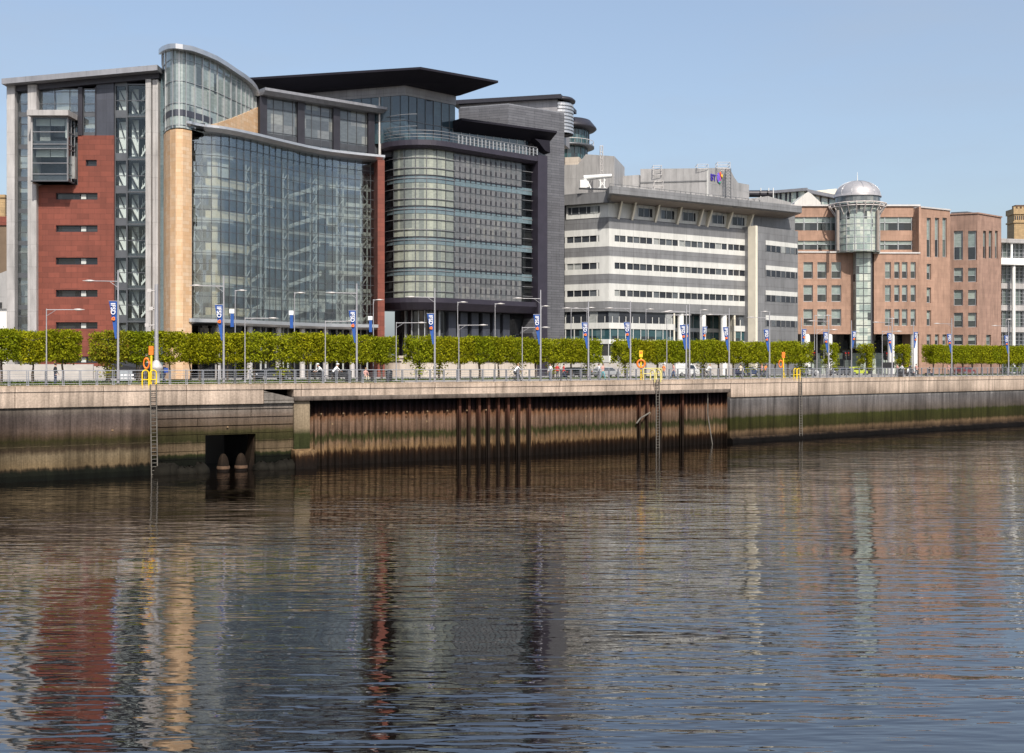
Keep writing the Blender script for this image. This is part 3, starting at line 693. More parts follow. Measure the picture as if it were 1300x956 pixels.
# bay window box
bw=L; z0,z1=lz(233),lz(153)
by=thing; 
office(b1,L,lu(52),lu(94),[z0,lz(187.5),z1],3,1.7,11,.9,w=2.0)
mb=MB()
L.pbox(mb,51,95,z0,z1,2.16,2.2); L.box(mb,lu(95)-.04,lu(95),z0,z1,.06,2.16); L.box(mb,lu(51),lu(51)+.04,z0,z1,.06,2.16); mb.build('bay_glazing',M['glass2'],b1)
mb=MB(); mullions(mb,L,lu(51),lu(95)+.1,4.02,z0,z1,2.2,2.29,.08)
for w_ in (.06,1.1,2.1):
    L.box(mb,lu(95)-.02,lu(95)+.06,z0,z1,w_,w_+.07)
for z in (z0,z0+.75,z0+2.0,lz(193),lz(187.5),lz(187.5)+1.4,z1-.1): 
    L.pbox(mb,51,95,z-.04,z+.04,2.2,2.27); L.box(mb,lu(95),lu(95)+.06,z-.04,z+.04,.06,2.2)
mb.build('bay_mullion_grid',M['midsteel'],b1)
mb=MB(); L.pbox(mb,49.5,96,z0-.12,z0,.05,2.35); L.pbox(mb,51,95,z0,z0+.7,2.0,2.13); mb.build('bay_floor',M['slab'],b1)
mb=MB(); L.pbox(mb,51,95,lz(193.5),lz(187.5),2.0,2.13); mb.build('bay_floor',M['slab'],b1)
mb=MB(); L.pbox(mb,47,98.5,z1,z1+.62,.05,2.9); mb.build('bay_roof',M['conc_light'],b1)
mb=MB(); L.pbox(mb,49.3,51.2,z0-.3,z1,.05,2.3); mb.build('bay_side_wall',M['conc_light'],b1)
# glazed stair tower
x0,x1=145.5,186.5; fz=[lz(y) for y in (480,449,408,366.5,325.5,284.5,243.5,202,147.5,107)]
office(b1,L,lu(x0),lu(x1),fz,4,1.5,21,0,'interior_dk','slab',w=-.6)
st=MB(); sd=MB()
for k in range(len(fz)-1):
    za,zb=fz[k]+.4,fz[k+1]-.1
    L.pbox(st,146.5,155.5,za,zb-.3,-1.5,-1.3); L.pbox(st,161.5,170,za,zb,-1.9,-1.7)
    L.pbox(st,148,158,za-.05,za+.3,-1.25,-.75)
    for j in (0,1):
        u0=lu(162+j*.5); u1=lu(170); h=(zb-za)/2
        L.poly(sd,[(u0,za+h*(j+1)),(u0,za+h*(j+1)-.3),(u1,za+h*j),(u1,za+h*j+.3)],-1.65,-1.3)
        L.poly(sd,[(lu(147),za+h*(j+1)),(lu(147),za+h*(j+1)-.22),(lu(154),za+h*j),(lu(154),za+h*j+.22)],-1.25,-1.1)
        L.poly(st,[(lu(172),za+h*j+.1),(lu(172),za+h*j+.42),(lu(184),za+h*(j+1)),(lu(184),za+h*(j+1)-.32)],-2.4,-2.1)
        for q in range(5):
            uu=lu(173+q*2.4); zz=za+h*j+.3+q*h*.16; L.box(st,uu,uu+.05,zz,zz+1.0,-2.3,-2.25)
st.build('stair_flight',M['white'],b1); sd.build('stair_stringer',M['dark'],b1)
mb=MB(); L.pbox(mb,x0,x1,0,lz(106),-.33,-.3); mb.build('stair_glazing',M['glass2'],b1)
mb=MB()
for px in (145.8,160.2,161,186): L.pbox(mb,px-.5,px+.5,0,lz(106),-.3,-.1)
for z in fz:
    L.pbox(mb,161,x1,z-.06,z+.08,-.3,-.12); L.pbox(mb,145,160.5,z-.15,z+.75,-.32,-.2)
for k in range(len(fz)-1):
    z=(fz[k]+fz[k+1])/2; L.pbox(mb,145,x1,z-.04,z+.04,-.3,-.2)
mb.build('stair_mullion_grid',M['mull'],b1)
for a,b in ((186.8,193.5),(194.8,201.8)):
    mb=MB(); L.pbox(mb,a,b,0,lz(102),-1,.6 if a<190 else .35); mb.build('concrete_pier',M['conc_light'],b1)
mb=MB(); L.pbox(mb,193.5,194.8,0,lz(104),-1,-.4); L.pbox(mb,201.8,206,0,lz(92),-1,-.6); mb.build('slot_glazing',M['blue_gl'],b1)
mb=MB(); L.pbox(mb,10,206,0,lz(112),-22,-6.2); L.pbox(mb,49,145,0,lz(174),-6.2,-.75); mb.build('building_core',M['interior_dk'],b1)
mb=MB(); L.box(mb,lu(9.8),lu(12),0,lz(110),-18,.3); mb.build('end_wall',M['conc_light'],b1)

# curved stone tower and glass turret
T=Path([(205.8,10.55),(206.6,10.75),(208,10.9),(211,11.03),(216,11.13),(223,11.18),(232,11.17),(243,11.08),(258,10.93),(275,10.72),(295,10.43),(312,10.18),(328,9.95)])
TRIM=[(200,66),(202.5,61.5),(206,58.5),(214,55.5),(222,55),(230,56),(245,58.5),(260,64),(276,71),(289,79),(302,88),(312,94.5),(321,102),(326,108.5),(329,116)]
def interp(tab,x):
    if x<=tab[0][0]: return tab[0][1]
    for (a,b),(c,d) in zip(tab[:-1],tab[1:]):
        if x<=c: return b+(d-b)*(x-a)/(c-a)
    return tab[-1][1]
def upx(path,u): q=path.at(u); return 650+q.x*FPX/q.y
def tz(off): return lambda u: H(interp(TRIM,upx(T,u)),T.Dp(upx(T,u))[0]*1.006)-off
mb=MB(); T.box(mb,T.S(205.8),T.S(243.5),0,T.z(225,163.5),-1.0,0); mb.build('stone_tower',M['tan'],b1)
wed=[(px,T.z(px,interp([(264,159),(275,156.5),(290,151.5),(305,146),(326,136)],px))) for px in (264,270,275,282,290,297,305,312,319,327)]
mb=MB(); U=[T.S(p) for p,_ in wed]; T.box(mb,U[0],U[-1],29.35,lambda u: interp([(T.S(p),z) for p,z in wed],u),-.8,.12); mb.build('stone_wedge',M['tan'],b1)
def tbot(u):
    px=upx(T,u); return T.z(225,162) if px<264 else interp([(T.S(p),z) for p,z in wed],u)-.2
UT=rng(T.S(206),T.S(327.5),.8)+[T.S(327.5)]
mb=MB()
for a,b in zip(UT[:-1],UT[1:]): T.box(mb,a,b,tbot,tz(.5),-.1,-.02)
mb.build('turret_glazing',M['tower_gl'],b1)
mb=MB(); uu=T.S(207.5)
us=[T.S(p) for p in (206.5,210.5,219.5,227.5,236,247,257,266,276,284.5,293,300,306,311.5,316,320.5,325)]
for u in us: T.box(mb,u-.055,u+.055,tbot(u),tz(.5)(u),-.02,.1)
ZB=T.z(225,162)
for k in range(8):
    z=ZB+.35+k*1.25
    for a,b in zip(UT[:-1],UT[1:]):
        if k%2==0 and tbot(a)<z and tbot(b)<z<tz(.6)(b) and z<tz(.6)(a): T.box(mb,a,b,z-.02,z+.02,-.02,.05)
mb.build('turret_mullion_grid',M['mull_lt'],b1)
mb=MB(); za=T.z(225,146.5)
for a,b in zip(UT[:-1],UT[1:]):
    if tbot(b)<za-.1: T.box(mb,a,b,za,za+.7,-.03,.03)
mb.build('spandrel_band',M['slate'],b1)
mb=MB(); TR=Path([(201.5,10.5),(202.3,10.75),(205,11.0),(209,11.14),(216,11.24),(223,11.28),(232,11.27),(243,11.18),(258,11.03),(275,10.82),(295,10.53),(312,10.28),(329.5,10.02)])
def rz(off): return lambda u: H(interp(TRIM,upx(TR,u)),TR.Dp(upx(TR,u))[0])-off
UR=rng(0,TR.L,.7)+[TR.L]
for a,b in zip(UR[:-1],UR[1:]): TR.box(mb,a,b,rz(.55),rz(0),-.95,.02)
mb.build('turret_roof_rim',M['steel'],b1)
mb=MB(); pts=[TR.at(u,-.3) for u in UR]; zs=[rz(.12)(u) for u in UR]
bk=[P(329.5,9.6),P(270,9.9),P(205,10.2)]; mb.prism([(p.x,p.y) for p in pts]+[(p.x,p.y) for p in bk],[z-.2 for z in zs]+[rz(.4)(TR.L),rz(.4)(TR.L*.6),rz(.4)(2)],zs+[rz(.1)(TR.L),rz(.1)(TR.L*.6),rz(.1)(2)])
mb.build('turret_roof',M['roof_metal'],b1)
mb=MB(); bk2=[P(327,9.7),P(268,10.0),P(207,10.4)]
pts=[T.at(u,-.35) for u in UT]; mb.prism([(p.x,p.y) for p in pts]+[(p.x,p.y) for p in bk2],29.2,[tz(.9)(u) for u in UT]+[tz(.9)(T.L-.5),tz(.9)(T.L*.6),tz(.9)(2)]); mb.build('turret_core',M['interior_dk'],b1)

# concave glass facade
F=Path([(243.8,10.85),(262,10.82),(285,10.74),(323,10.46),(357,10.16),(405,9.78),(450,9.57),(480,9.46)],dense=4)
zt,zb=29.0,7.0
fu=F.S
fl=[zb+.1+k*3.82 for k in range(6)]+[zt-.6]
office(b1,F,.1,fu(300),fl,6,1.7,33,.55,'creamint','slab_lt',w=-.5)
office(b1,F,fu(300),F.L-.1,fl,4.5,1.7,41,.5,'interior','slab_lt',w=-1.6)
mb=MB(); F.box(mb,0,F.L,zb,zt,-.06,0); mb.build('curtain_glass',M['glass'],b1)
mb=MB(); step=F.L/26
mullions(mb,F,0,F.L,step,zb,zt,0,.07,.05)
for k in range(18):
    z=zb+.15+k*1.273
    F.box(mb,0,F.L,z-.03,z+.03,0,.06)
mb.build('curtain_mullion_grid',M['mull'],b1)
mb=MB(); F.box(mb,0,F.L,zt-1.9,zt-.9,-.10,-.07); mb.build('spandrel_band',M['slate'],b1)
for px in (251,323,342,370,404,436,466):                    # white atrium trusses
    u=fu(px); mb=MB()
    for d in (-.45,.45):
        a=F.at(u+d,-1.0); mb.tube((a.x,a.y,zb-6 if px>330 else zb),(a.x,a.y,zt-1),.13,n=6)
    k=0; z=zb
    while z<zt-2:
        a=F.at(u-.45,-1.0); b=F.at(u+.45,-1.0)
        if k%2: a,b=b,a
        mb.tube((a.x,a.y,z),(b.x,b.y,z+1.27),.08,n=5); z+=1.27;k+=1
    mb.build('atrium_truss',M['truss'],b1)
r=random.Random(8)
for k in range(6):                                          # galleries, ramps and cream columns seen through the glass
    z=zb+.2+k*3.82; mb=MB()
    F.box(mb,fu(262),fu(326),z+.3,z+1.25,-1.3,-1.1); F.box(mb,fu(270),fu(280),z,z+3.6,-1.3,-.9); mb.build('curved_balcony',M['creamint'],b1)
    mb=MB(); a=r.uniform(375,390); F.poly(mb,[(fu(a),z+.5),(fu(a),z+.9),(fu(a+38),z+2.9),(fu(a+38),z+2.3)],-1.6,-1.25)
    F.box(mb,fu(425),fu(476),z+2.5,z+3.1,-1.5,-1.3); F.box(mb,fu(445),fu(476),z+.3,z+.8,-1.5,-1.3)
    F.poly(mb,[(fu(300+r.randint(0,25)),z+.3),(fu(330),z+.5),(fu(348),z+1.8),(fu(345),z+2.0)],-1.9,-1.7)
    mb.build('atrium_ramp',M['blind'],b1)
rim=Path([(233.5,10.85),(235,11.05),(239,11.12),(246,11.05),(262,10.96),(285,10.86),(323,10.58),(357,10.28),(405,9.90),(450,9.69),(488,9.56)],dense=3)
mb=MB(); rim.prof(mb,0,rim.L,[(.25,29.45),(.25,29.15),(-.3,28.75),(-2.2,28.75),(-2.2,29.5)]); mb.build('canopy',M['steel'],b1)
mb=MB(); F.box(mb,0,F.L,28.9,29.4,-9,-.9); mb.build('terrace_roof',M['roof_metal'],b1)
rim2=Path([(236.5,10.85),(238,11.05),(243,11.10),(252,11.03),(262,10.98),(285,10.88),(323,10.60),(357,10.30),(405,9.92),(450,9.71),(488.5,9.58)],dense=3)
mb=MB(); rim2.prof(mb,0,rim2.L,[(.15,6.95),(.15,6.55),(-.3,6.3),(-3.4,6.3),(-3.4,6.98)]); mb.build('entrance_canopy',M['steel'],b1)
for px in (239.5,276,315,351.5,382,412,446,482):
    a=F.at(fu(px),.25); mb=MB(); mb.tube((a.x,a.y,0),(a.x,a.y,6.4),.36,n=14); mb.build('steel_column',M['lightsteel'],b1)
mb=MB(); F.box(mb,.5,F.L-.2,0,6.3,-2.6,-2.5); mb.build('ground_glazing',M['dark_gl'],b1)
mb=MB(); mullions(mb,F,.6,F.L,2.4,0,6.3,-2.5,-2.4,.08); F.box(mb,.5,F.L-.2,3.1,3.2,-2.5,-2.42); mb.build('ground_mullion_grid',M['mull'],b1)
mb=MB(); F.box(mb,0,F.L,0,28.9,-24,-9.8); mb.build('building_core',M['interior_dk'],b1)
E=Path([(478.5,9.62),(488.3,9.60)]); mb=MB(); E.pbox(mb,479.5,488.3,0,28.7,-14,0); mb.build('terracotta_end_wall',M['red'],b1)
# set-back upper storey
V=Path([(329.5,10.0),(481,9.3)]); vu=V.S
mb=MB(); V.box(mb,0,V.L,29.3,35.8,-.12,-.05); mb.build('upper_glazing',M['top_gl'],b1)
mb=MB(); V.box(mb,0,V.L,29.3,35.8,-9,-.3); mb.build('upper_core',M['interior_dk'],b1)
mb=MB(); mullions(mb,V,.6,V.L,V.L/13,29.3,35.8,-.05,.05,.06)
for z in (29.9,31.4,34.4): V.box(mb,0,V.L,z-.03,z+.03,-.05,.03)
mb.build('upper_mullion_grid',M['mull'],b1)
mb=MB(); V.box(mb,0,V.L,30.4,31.2,-.04,0); mb.build('spandrel_band',M['slab'],b1)
for px in (333,381,426,470):
    mb=MB(); V.box(mb,vu(px)-.5,vu(px)+.5,29.4,35.8,-.1,.35); mb.build('dark_post',M['dark'],b1)
mb=MB(); V.prof(mb,vu(327)+.2,vu(481)+4.2,[(1.7,36.55),(1.7,36.2),(1.1,35.75),(-9,35.75),(-9,36.6)]); mb.build('upper_roof',M['roof_metal'],b1)
mb=MB(); a=F.at(fu(334),-1.2); b=F.at(fu(350),-1.2); mb.tube((a.x,a.y,29.9),(b.x,b.y,29.9),.28); mb.build('vent_pipe',M['steel'],b1)
# ================================================================ building 2 : dark office with flying roof
b2=thing('office_building','dark plum and grey office block with a great black flying roof and cream-blinded glass','office building',(*P(570,9.2),0))
K=Path([(481.5,9.14),(492,9.30),(505,9.40),(525,9.45),(545,9.44),(560,9.39),(576,9.30),(600,9.17),(627,9.02),(650,8.90),(662.5,8.83),(677,8.76)],dense=3)
ku=K.S; za,zb_=10.7,30.7
def kglass(p0,p1,mat,name,inset=0):
    mb=MB(); K.box(mb,ku(p0),ku(p1),za,zb_,-.3,inset); mb.build(name,M[mat],b2)
kglass(481.5,500,'dark_gl','slot_glazing',-.25); kglass(500,577,'blind_gl','curved_glazing'); kglass(577,662,'grid_gl','grid_glazing'); kglass(662,677,'dark_gl','slot_glazing',-.3)
for k in range(4):
    zt=27.1-k*4.15; mb=MB(); K.box(mb,ku(492),ku(675),zt-.95,zt,.01,.05); mb.build('blue_spandrel',M['blue_gl'],b2)
    mb=MB(); K.box(mb,ku(492),ku(662),zt,zt+.10,.01,.16); mb.build('dark_shelf',M['dark'],b2)
mb=MB()
for px in (500,513.6,527.6,541.5,554.5,565.5,576): K.box(mb,ku(px)-.05,ku(px)+.05,za,zb_,0,.10)
u=ku(577); ug=[]
while u<ku(661): ug.append(u); u+=.95
for u in ug: K.box(mb,u-.025,u+.025,za,zb_,0,.06)
mb.build('vertical_mullions',M['mull'],b2)
mb=MB(); mw=MB()
z=zb_-1.2; k=0
while z>za+.3:
    K.box(mb,ku(500),ku(662),z-.03,z+.03,0,.05)
    K.box(mw,ku(483),ku(577),z-.035,z+.035,.05,.15); K.box(mw,ku(663),ku(676),z-.03,z+.03,.02,.1)
    z-=1.383
mb.build('transoms',M['mull'],b2); mw.build('sunshade_rails',M['midsteel'],b2)
mb=MB(); z=zb_-1.2
while z>za+.3:
    for u in ug: K.box(mb,u-.11,u+.11,z+.05,z+.66,.0,.07)
    z-=1.383
mb.build('louvre_slots',M['dark'],b2)
mb=MB(); K.box(mb,0,K.L,za,31,-10,-.6); mb.build('building_core',M['interior_dk'],b2)
mb=MB(); K.prof(mb,ku(481.5),ku(688)-.2,[(1.1,31.7),(1.1,31.0),(.7,30.65),(-6,30.65),(-6,31.75)]); mb.build('cornice',M['purple'],b2)
mb=MB(); K.prof(mb,ku(483),ku(688),[(.9,10.65),(.9,10.0),(.3,9.05),(-3,9.05),(-3,10.65)]); mb.build('fascia',M['purple'],b2)
# tall plum pilaster and side wall
G=Path([(582,8.60),(645,8.73),(716.5,8.42)]); gu=G.S
mb=MB(); K.box(mb,ku(676.5),ku(688.5),0,31.9,-3,1.15); mb.build('pilaster',M['purple'],b2)
mb=MB(); G.poly(mb,[(gu(583),31),(gu(645),31),(gu(645),39.5),(gu(583),39.5)],-6,0); G.poly(mb,[(gu(645),0),(gu(716.5),0),(gu(716.5),39.5),(gu(645),39.5)],-22,0.0); mb.build('zinc_wall',M['zinc'],b2)
mb=MB(); G.box(mb,gu(584),gu(716.5),39.5,39.65,-21,-.02)
mb.build('flat_roof',M['roof_metal'],b2)
# upper roof slab, louvred drum
Q2=Path([(575,8.22),(700,8.40)]); mb=MB(); Q2.box(mb,Q2.S(573),Q2.S(712),41.9,42.5,-12,0); mb.build('plant_roof',M['dark'],b2)
mb=MB(); Q2.box(mb,Q2.S(580),Q2.S(706),36,41.9,-10,-.9); mb.build('plant_screen',M['zinc_light'],b2)
c=P(708,8.25); mb=MB(); pr=[]
for k in range(9): pr+= [(2.45,37+k*.52),(2.45,37.3+k*.52),(2.2,37.32+k*.52),(2.2,37.5+k*.52)]
mb.lathe(c.x,c.y,pr,28,False); mb.build('louvre_drum',M['steel'],b2)
mb=MB(); mb.lathe(c.x,c.y,[(0,41.9),(2.7,41.9),(2.75,42.2),(2.4,42.5),(0,42.55)],28); mb.build('drum_cap',M['dark'],b2)
# terrace storey under the dark eave
E2=Path([(572,9.14),(700,8.64)]); eu=E2.S
mb=MB(); E2.box(mb,eu(578),eu(675),31.6,34.6,-1.0,-.9); mb.build('terrace_glazing',M['pent_gl'],b2)
mb=MB(); mullions(mb,E2,eu(579),eu(675),1.35,31.7,34.6,-.9,-.82,.06); mb.build('terrace_mullions',M['mull_lt'],b2)
mb=MB(); E2.box(mb,eu(674),eu(677),31.6,34.6,-8,-1.6); E2.box(mb,eu(578),eu(676),31.6,34.6,-8,-2.3); mb.build('terrace_core',M['dark'],b2)
mb=MB(); E2.prof(mb,eu(579),eu(699.5),[(1.5,35.75),(1.5,35.45),(-.6,34.3),(-9,34.3),(-9,35.9)]); E2.poly(mb,[(eu(676),34.4),(eu(695),34.4),(eu(695.5),32.6),(eu(689),32.9),(eu(681),34.0)],-1,.6); mb.build('dark_eave',M['darkroof'],b2)
# balustrade posts and cable rails
tb=MB()
for k in range(22):
    u=ku(577)+(ku(677)-ku(577))*k/21; mb=MB(); K.box(mb,u-.07,u+.07,31.7,32.85,.75,.92); mb.build('balustrade_post',M['mull_lt'],b2)
for z in (32.15,32.55,33.0): K.box(tb,.3,ku(677),z-.03,z+.03,.8,.86)
for z in (33.6,35.2): K.box(tb,ku(482),ku(530),z-.03,z+.03,.6,.66)
tb.build('cable_rail',M['midsteel'],b2)
# penthouse
PH=Path([(384,9.14),(514,9.42),(579,9.06)]); pu=PH.S
mb=MB(); PH.box(mb,pu(384),pu(579),38.0,39.7,-1,.0); mb.build('penthouse_fascia',M['zinc_light'],b2)
mb=MB(); PH.box(mb,pu(384),pu(578.5),31.7,38.0,-1,-.12); mb.build('penthouse_glazing',M['pent_gl'],b2)
mb=MB(); mullions(mb,PH,pu(386),pu(578.5),1.45,31.7,38.0,-.12,-.03,.07); PH.box(mb,pu(384),pu(578),34.6,34.7,-.12,-.05); mb.build('penthouse_mullions',M['mull'],b2)
c0,c1,c2=PH.at(pu(386),-1),PH.at(pu(514),-1),PH.at(pu(578),-1); nb=Vector((-.593,.805))
mb=MB(); mb.prism([(c0.x,c0.y),(c1.x,c1.y),(c2.x,c2.y),(c2.x+nb.x*14,c2.y+nb.y*14),(c0.x+nb.x*14,c0.y+nb.y*14)],30,39.6); mb.build('penthouse_core',M['dark'],b2)
A=P(534,9.72);B=P(632.5,9.27);D_=P(316,9.37);Cc=B+Vector((-26,20)); 
mb=MB(); q=[A,B,Cc,D_+Vector((-3,12)),D_]; ctr=sum(q,Vector((0,0)))/5; inn=[c1,c2,c2+nb*14,c0+nb*14,c0]
n=5; vs=[(p.x,p.y,40.55) for p in q]+[(p.x,p.y,40.25) for p in q]+[(p.x*1,p.y,39.3) for p in [A+(c1-A)*.62,B+(c2-B)*.8,Cc,inn[3],D_+(c0-D_)*.5]]+[(p.x+(ctr.x-p.x)*.2,p.y+(ctr.y-p.y)*.2,40.8) for p in q]
mb.add(vs,[(15,16,17,18,19),(14,13,12,11,10)]+[(i,(i+1)%5,15+(i+1)%5,15+i) for i in range(5)]+[(5+i,5+(i+1)%5,(i+1)%5,i) for i in range(5)]+[(10+i,10+(i+1)%5,5+(i+1)%5,5+i) for i in range(5)])
mb.build('flying_roof',M['darkroof'],b2)
a=P(482,9.34); mb=MB(); mb.tube((a.x,a.y,29.5),(a.x,a.y,39.9),.20,.13,n=10); mb.build('mast',M['lightsteel'],b2)
c=P(400,9.3); mb=MB()
for dx in (-1.2,-.6,.2,.9): mb.tube((c.x+dx,c.y+2,40.7),(c.x+dx,c.y+2,41.8),.05,n=5); mb.box(c.x+dx-.3,c.x+dx+.3,c.y+1.9,c.y+2.05,41.5,41.8)
mb.tube((c.x-1.5,c.y+2,41.6),(c.x+1.2,c.y+2,41.6),.05,n=5); mb.build('roof_antenna',M['lightsteel'],b2)
# ground storey
mb=MB(); K.box(mb,.2,ku(676),2.5,9.1,-2.3,-2.2); mb.build('ground_glazing',M['dark_gl'],b2)
mb=MB(); 
for px in (500,514.5,529,542,556,570): K.box(mb,ku(px)-.09,ku(px)+.09,2.5,9.1,-2.2,-1.9)
K.box(mb,ku(500),ku(529),5.0,5.1,-2.2,-2.0); mb.build('pale_mullions',M['mull_lt'],b2)
mb=MB()
for px in (585,600,614,628,641,654): K.box(mb,ku(px)-.75,ku(px)+.55,2.5,8.9,-2.2,-1.7)
mb.build('stone_fin',M['slate'],b2)
mb=MB(); K.box(mb,ku(489),ku(690),0,2.55,-2,.9); K.box(mb,ku(489),ku(690),2.55,2.85,-2,1.05); mb.build('plinth',M['cream'],b2)
mb=MB()
for k in range(9): u=ku(497)+k*4.6; K.box(mb,u,u+2.4,1.95,2.15,.9,.93)
mb.build('plinth_slot',M['dark'],b2)
mb=MB(); K.poly(mb,[(ku(688),9),(ku(678),9),(ku(671),6.2),(ku(673),5.6),(ku(688),2)],-2,.85); mb.build('raking_buttress',M['zinc'],b2)

# ================================================================ rotunda block behind
b3=thing('rotunda_building','pale grey stepped block with a glass rotunda under a dark disc roof','office building',(*P(745,7.9),0))
c=P(719,7.7); r_=29/7.7
mb=MB(); mb.lathe(c.x,c.y,[(0,41.9),(4.0,41.7),(4.9,40.6),(5.0,40.35),(4.7,40.1),(3.9,39.9),(0,39.7)],36); mb.build('disc_roof',M['dark'],b3)
mb=MB(); mb.lathe(c.x,c.y,[(3.75,37.6),(3.75,39.9)],36,False); mb.lathe(c.x,c.y,[(3.45,33.5),(3.45,37.2)],36,False); mb.build('rotunda_glazing',M['teal_gl'],b3)
mb=MB()
for k in range(36):
    t=2*math.pi*k/36; x,y=c.x+3.78*math.cos(t),c.y+3.78*math.sin(t); mb.tube((x,y,37.5),(x,y,39.9),.05,n=4)
    x,y=c.x+3.48*math.cos(t),c.y+3.48*math.sin(t)
    if k%2: mb.tube((x,y,33.5),(x,y,37.2),.07,n=4)
mb.lathe(c.x,c.y,[(3.4,37.2),(4.6,37.2),(4.6,37.5),(3.4,37.5)],36); mb.build('rotunda_frame',M['mull'],b3)
mb=MB(); mb.lathe(c.x,c.y,[(4.5,38.2),(4.55,38.25),(4.5,38.3)],36)
for k in range(24):
    t=2*math.pi*k/24; mb.tube((c.x+4.5*math.cos(t),c.y+4.5*math.sin(t),37.5),(c.x+4.5*math.cos(t),c.y+4.5*math.sin(t),38.25),.03,n=4)
mb.build('balcony_rail',M['lightsteel'],b3)
S3=Path([(705,7.85),(782,7.95)])
mb=MB(); S3.poly(mb,hipoly(S3,[(705,262),(705,201),(736,200),(736,262)])[::1],-9,.6); mb.build('sloping_parapet',M['cream'],b3)
mb=MB(); S3.poly(mb,hipoly(S3,[(707,262),(707,211),(735,210),(745,197),(781,199.5),(781,262)]),-10,.9); mb.build('grey_cladding',M['plant'],b3)
mb=MB(); S3.poly(mb,hipoly(S3,[(715,300),(781,300),(781,260),(715,260)]),-10,.2); mb.build('lower_wall',M['plant'],b3)
def lattice(parent,name,px0,px1,py0,py1,D,dep=1.2,mat='lightsteel',bars=6,t=.05):
    a=P(px0,D);b=P(px1,D);z1,z0=H(py0,D),H(py1,D); mb=MB(); 
    cs=[(a.x,a.y),(b.x,b.y),(b.x,b.y+dep),(a.x,a.y+dep)]
    for x,y in cs: mb.tube((x,y,z0),(x,y,z1),t,n=4)
    for k in range(bars+1):
        z=z0+(z1-z0)*k/bars
        for i in range(4):
            p,q_=cs[i],cs[(i+1)%4]; mb.tube((*p,z),(*q_,z),t*.8,n=4)
            if k<bars and name!='roof_frame': mb.tube((*p,z),(*q_,z+(z1-z0)/bars),t*.6,n=4)
    return mb.build(name,M[mat],parent)
lattice(b3,'lattice_mast',762,765.5,185,232,8.15,.6)
# ================================================================ building 4 : white banded office
b4=thing('office_building','white and grey banded office block with strip windows, slanted fins and a jutting roof','office building',(*P(860,8.0),0))
MM=Path([(717,8.26),(773,8.42),(959,7.68)]); mu=MM.S; W4=Path([(959.3,7.80),(1013,7.50)]); wu=W4.S
CU=mu(773)
def band(z0,z1,mat,name,w=0,p0=717,p1=959):
    mb=MB(); MM.box(mb,mu(p0),mu(p1),z0,z1,-1.0,w); mb.build(name,M[mat],b4)
band(22.2,23.8,'btgrey','grey_band'); 
for k in range(3):
    o=k*4.13
    band(21.25-o,22.2-o,'btwhite','white_band',.03); band(19.5-o,20.3-o,'btwhite','white_band',.03)
    band(18.05-o,19.5-o,'btgrey','grey_band') if k<2 else band(9.75,19.5-o,'btgrey','grey_band')
    mb=MB(); MM.box(mb,0,MM.L,20.3-o,21.25-o,-.5,-.12); mb.build('strip_window',M['bt_gl'],b4)
    mb=MB(); u=.2; j=0
    while u<MM.L:
        if not (CU-1.5<u<CU+1.0): MM.box(mb,u-(.16 if j%4==0 else .045),u+(.16 if j%4==0 else .045),20.3-o,21.25-o,-.12,.0)
        u+=1.32; j+=1
    MM.box(mb,CU-1.6,CU+1.1,20.3-o,21.25-o,-.5,.03); mb.build('window_mullions',M['btwhite'],b4)
# lower storeys
def lowstrip(z0,z1,mat,p0,p1,step,w=-.12):
    mb=MB(); MM.box(mb,mu(p0),mu(p1),z0,z1,-.5,w); mb.build('strip_window',M[mat],b4)
    mb=MB(); mullions(mb,MM,mu(p0)+.1,mu(p1),step,z0,z1,w,w+.12,.12); mb.build('window_mullions',M['btwhite'],b4)
for p0,p1 in ((717,857),(932,959)):
    band(9.0,9.72,'bt_gl' ,'clerestory',-.3,p0,p1); lowstrip(8.0,9.0,'bt_gl',p0,p1,1.32); band(7.1,8.0,'btwhite','white_band',.05,p0,p1)
    lowstrip(5.5,7.1,'teal_gl',p0,p1,1.5); band(4.8,5.5,'btwhite','white_band',.05,p0,p1); lowstrip(3.0,4.8,'dark_gl',p0,p1,2.4); band(2.0,3.0,'btwhite','white_band',.05,p0,p1); band(0,2.0,'btgrey','grey_base',0,p0,p1)
mb=MB(); MM.box(mb,mu(857),mu(932),0,9.7,-4.2,-4.0); mb.build('entrance_glazing',M['teal_gl'],b4)
mb=MB(); mullions(mb,MM,mu(858),mu(932),1.6,0,9.7,-4.0,-3.9,.1); MM.box(mb,mu(857),mu(932),7,7.6,-4,-3.8); MM.box(mb,mu(857),mu(932),4.6,5.0,-4,-3.8); mb.build('entrance_mullions',M['mull_lt'],b4)
mb=MB(); MM.box(mb,mu(857)-.3,mu(857),0,9.7,-4,0); mb.build('entrance_cheek',M['btwarm'],b4); mb=MB(); MM.box(mb,mu(932),mu(932)+.3,0,9.7,-4,0); mb.build('entrance_cheek',M['btwarm'],b4)
for px in (866,894.5,921.5):
    a=MM.at(mu(px),-.6); mb=MB(); mb.tube((a.x,a.y,0),(a.x,a.y,9.7),.52,n=16); mb.build('entrance_column',M['white'],b4)
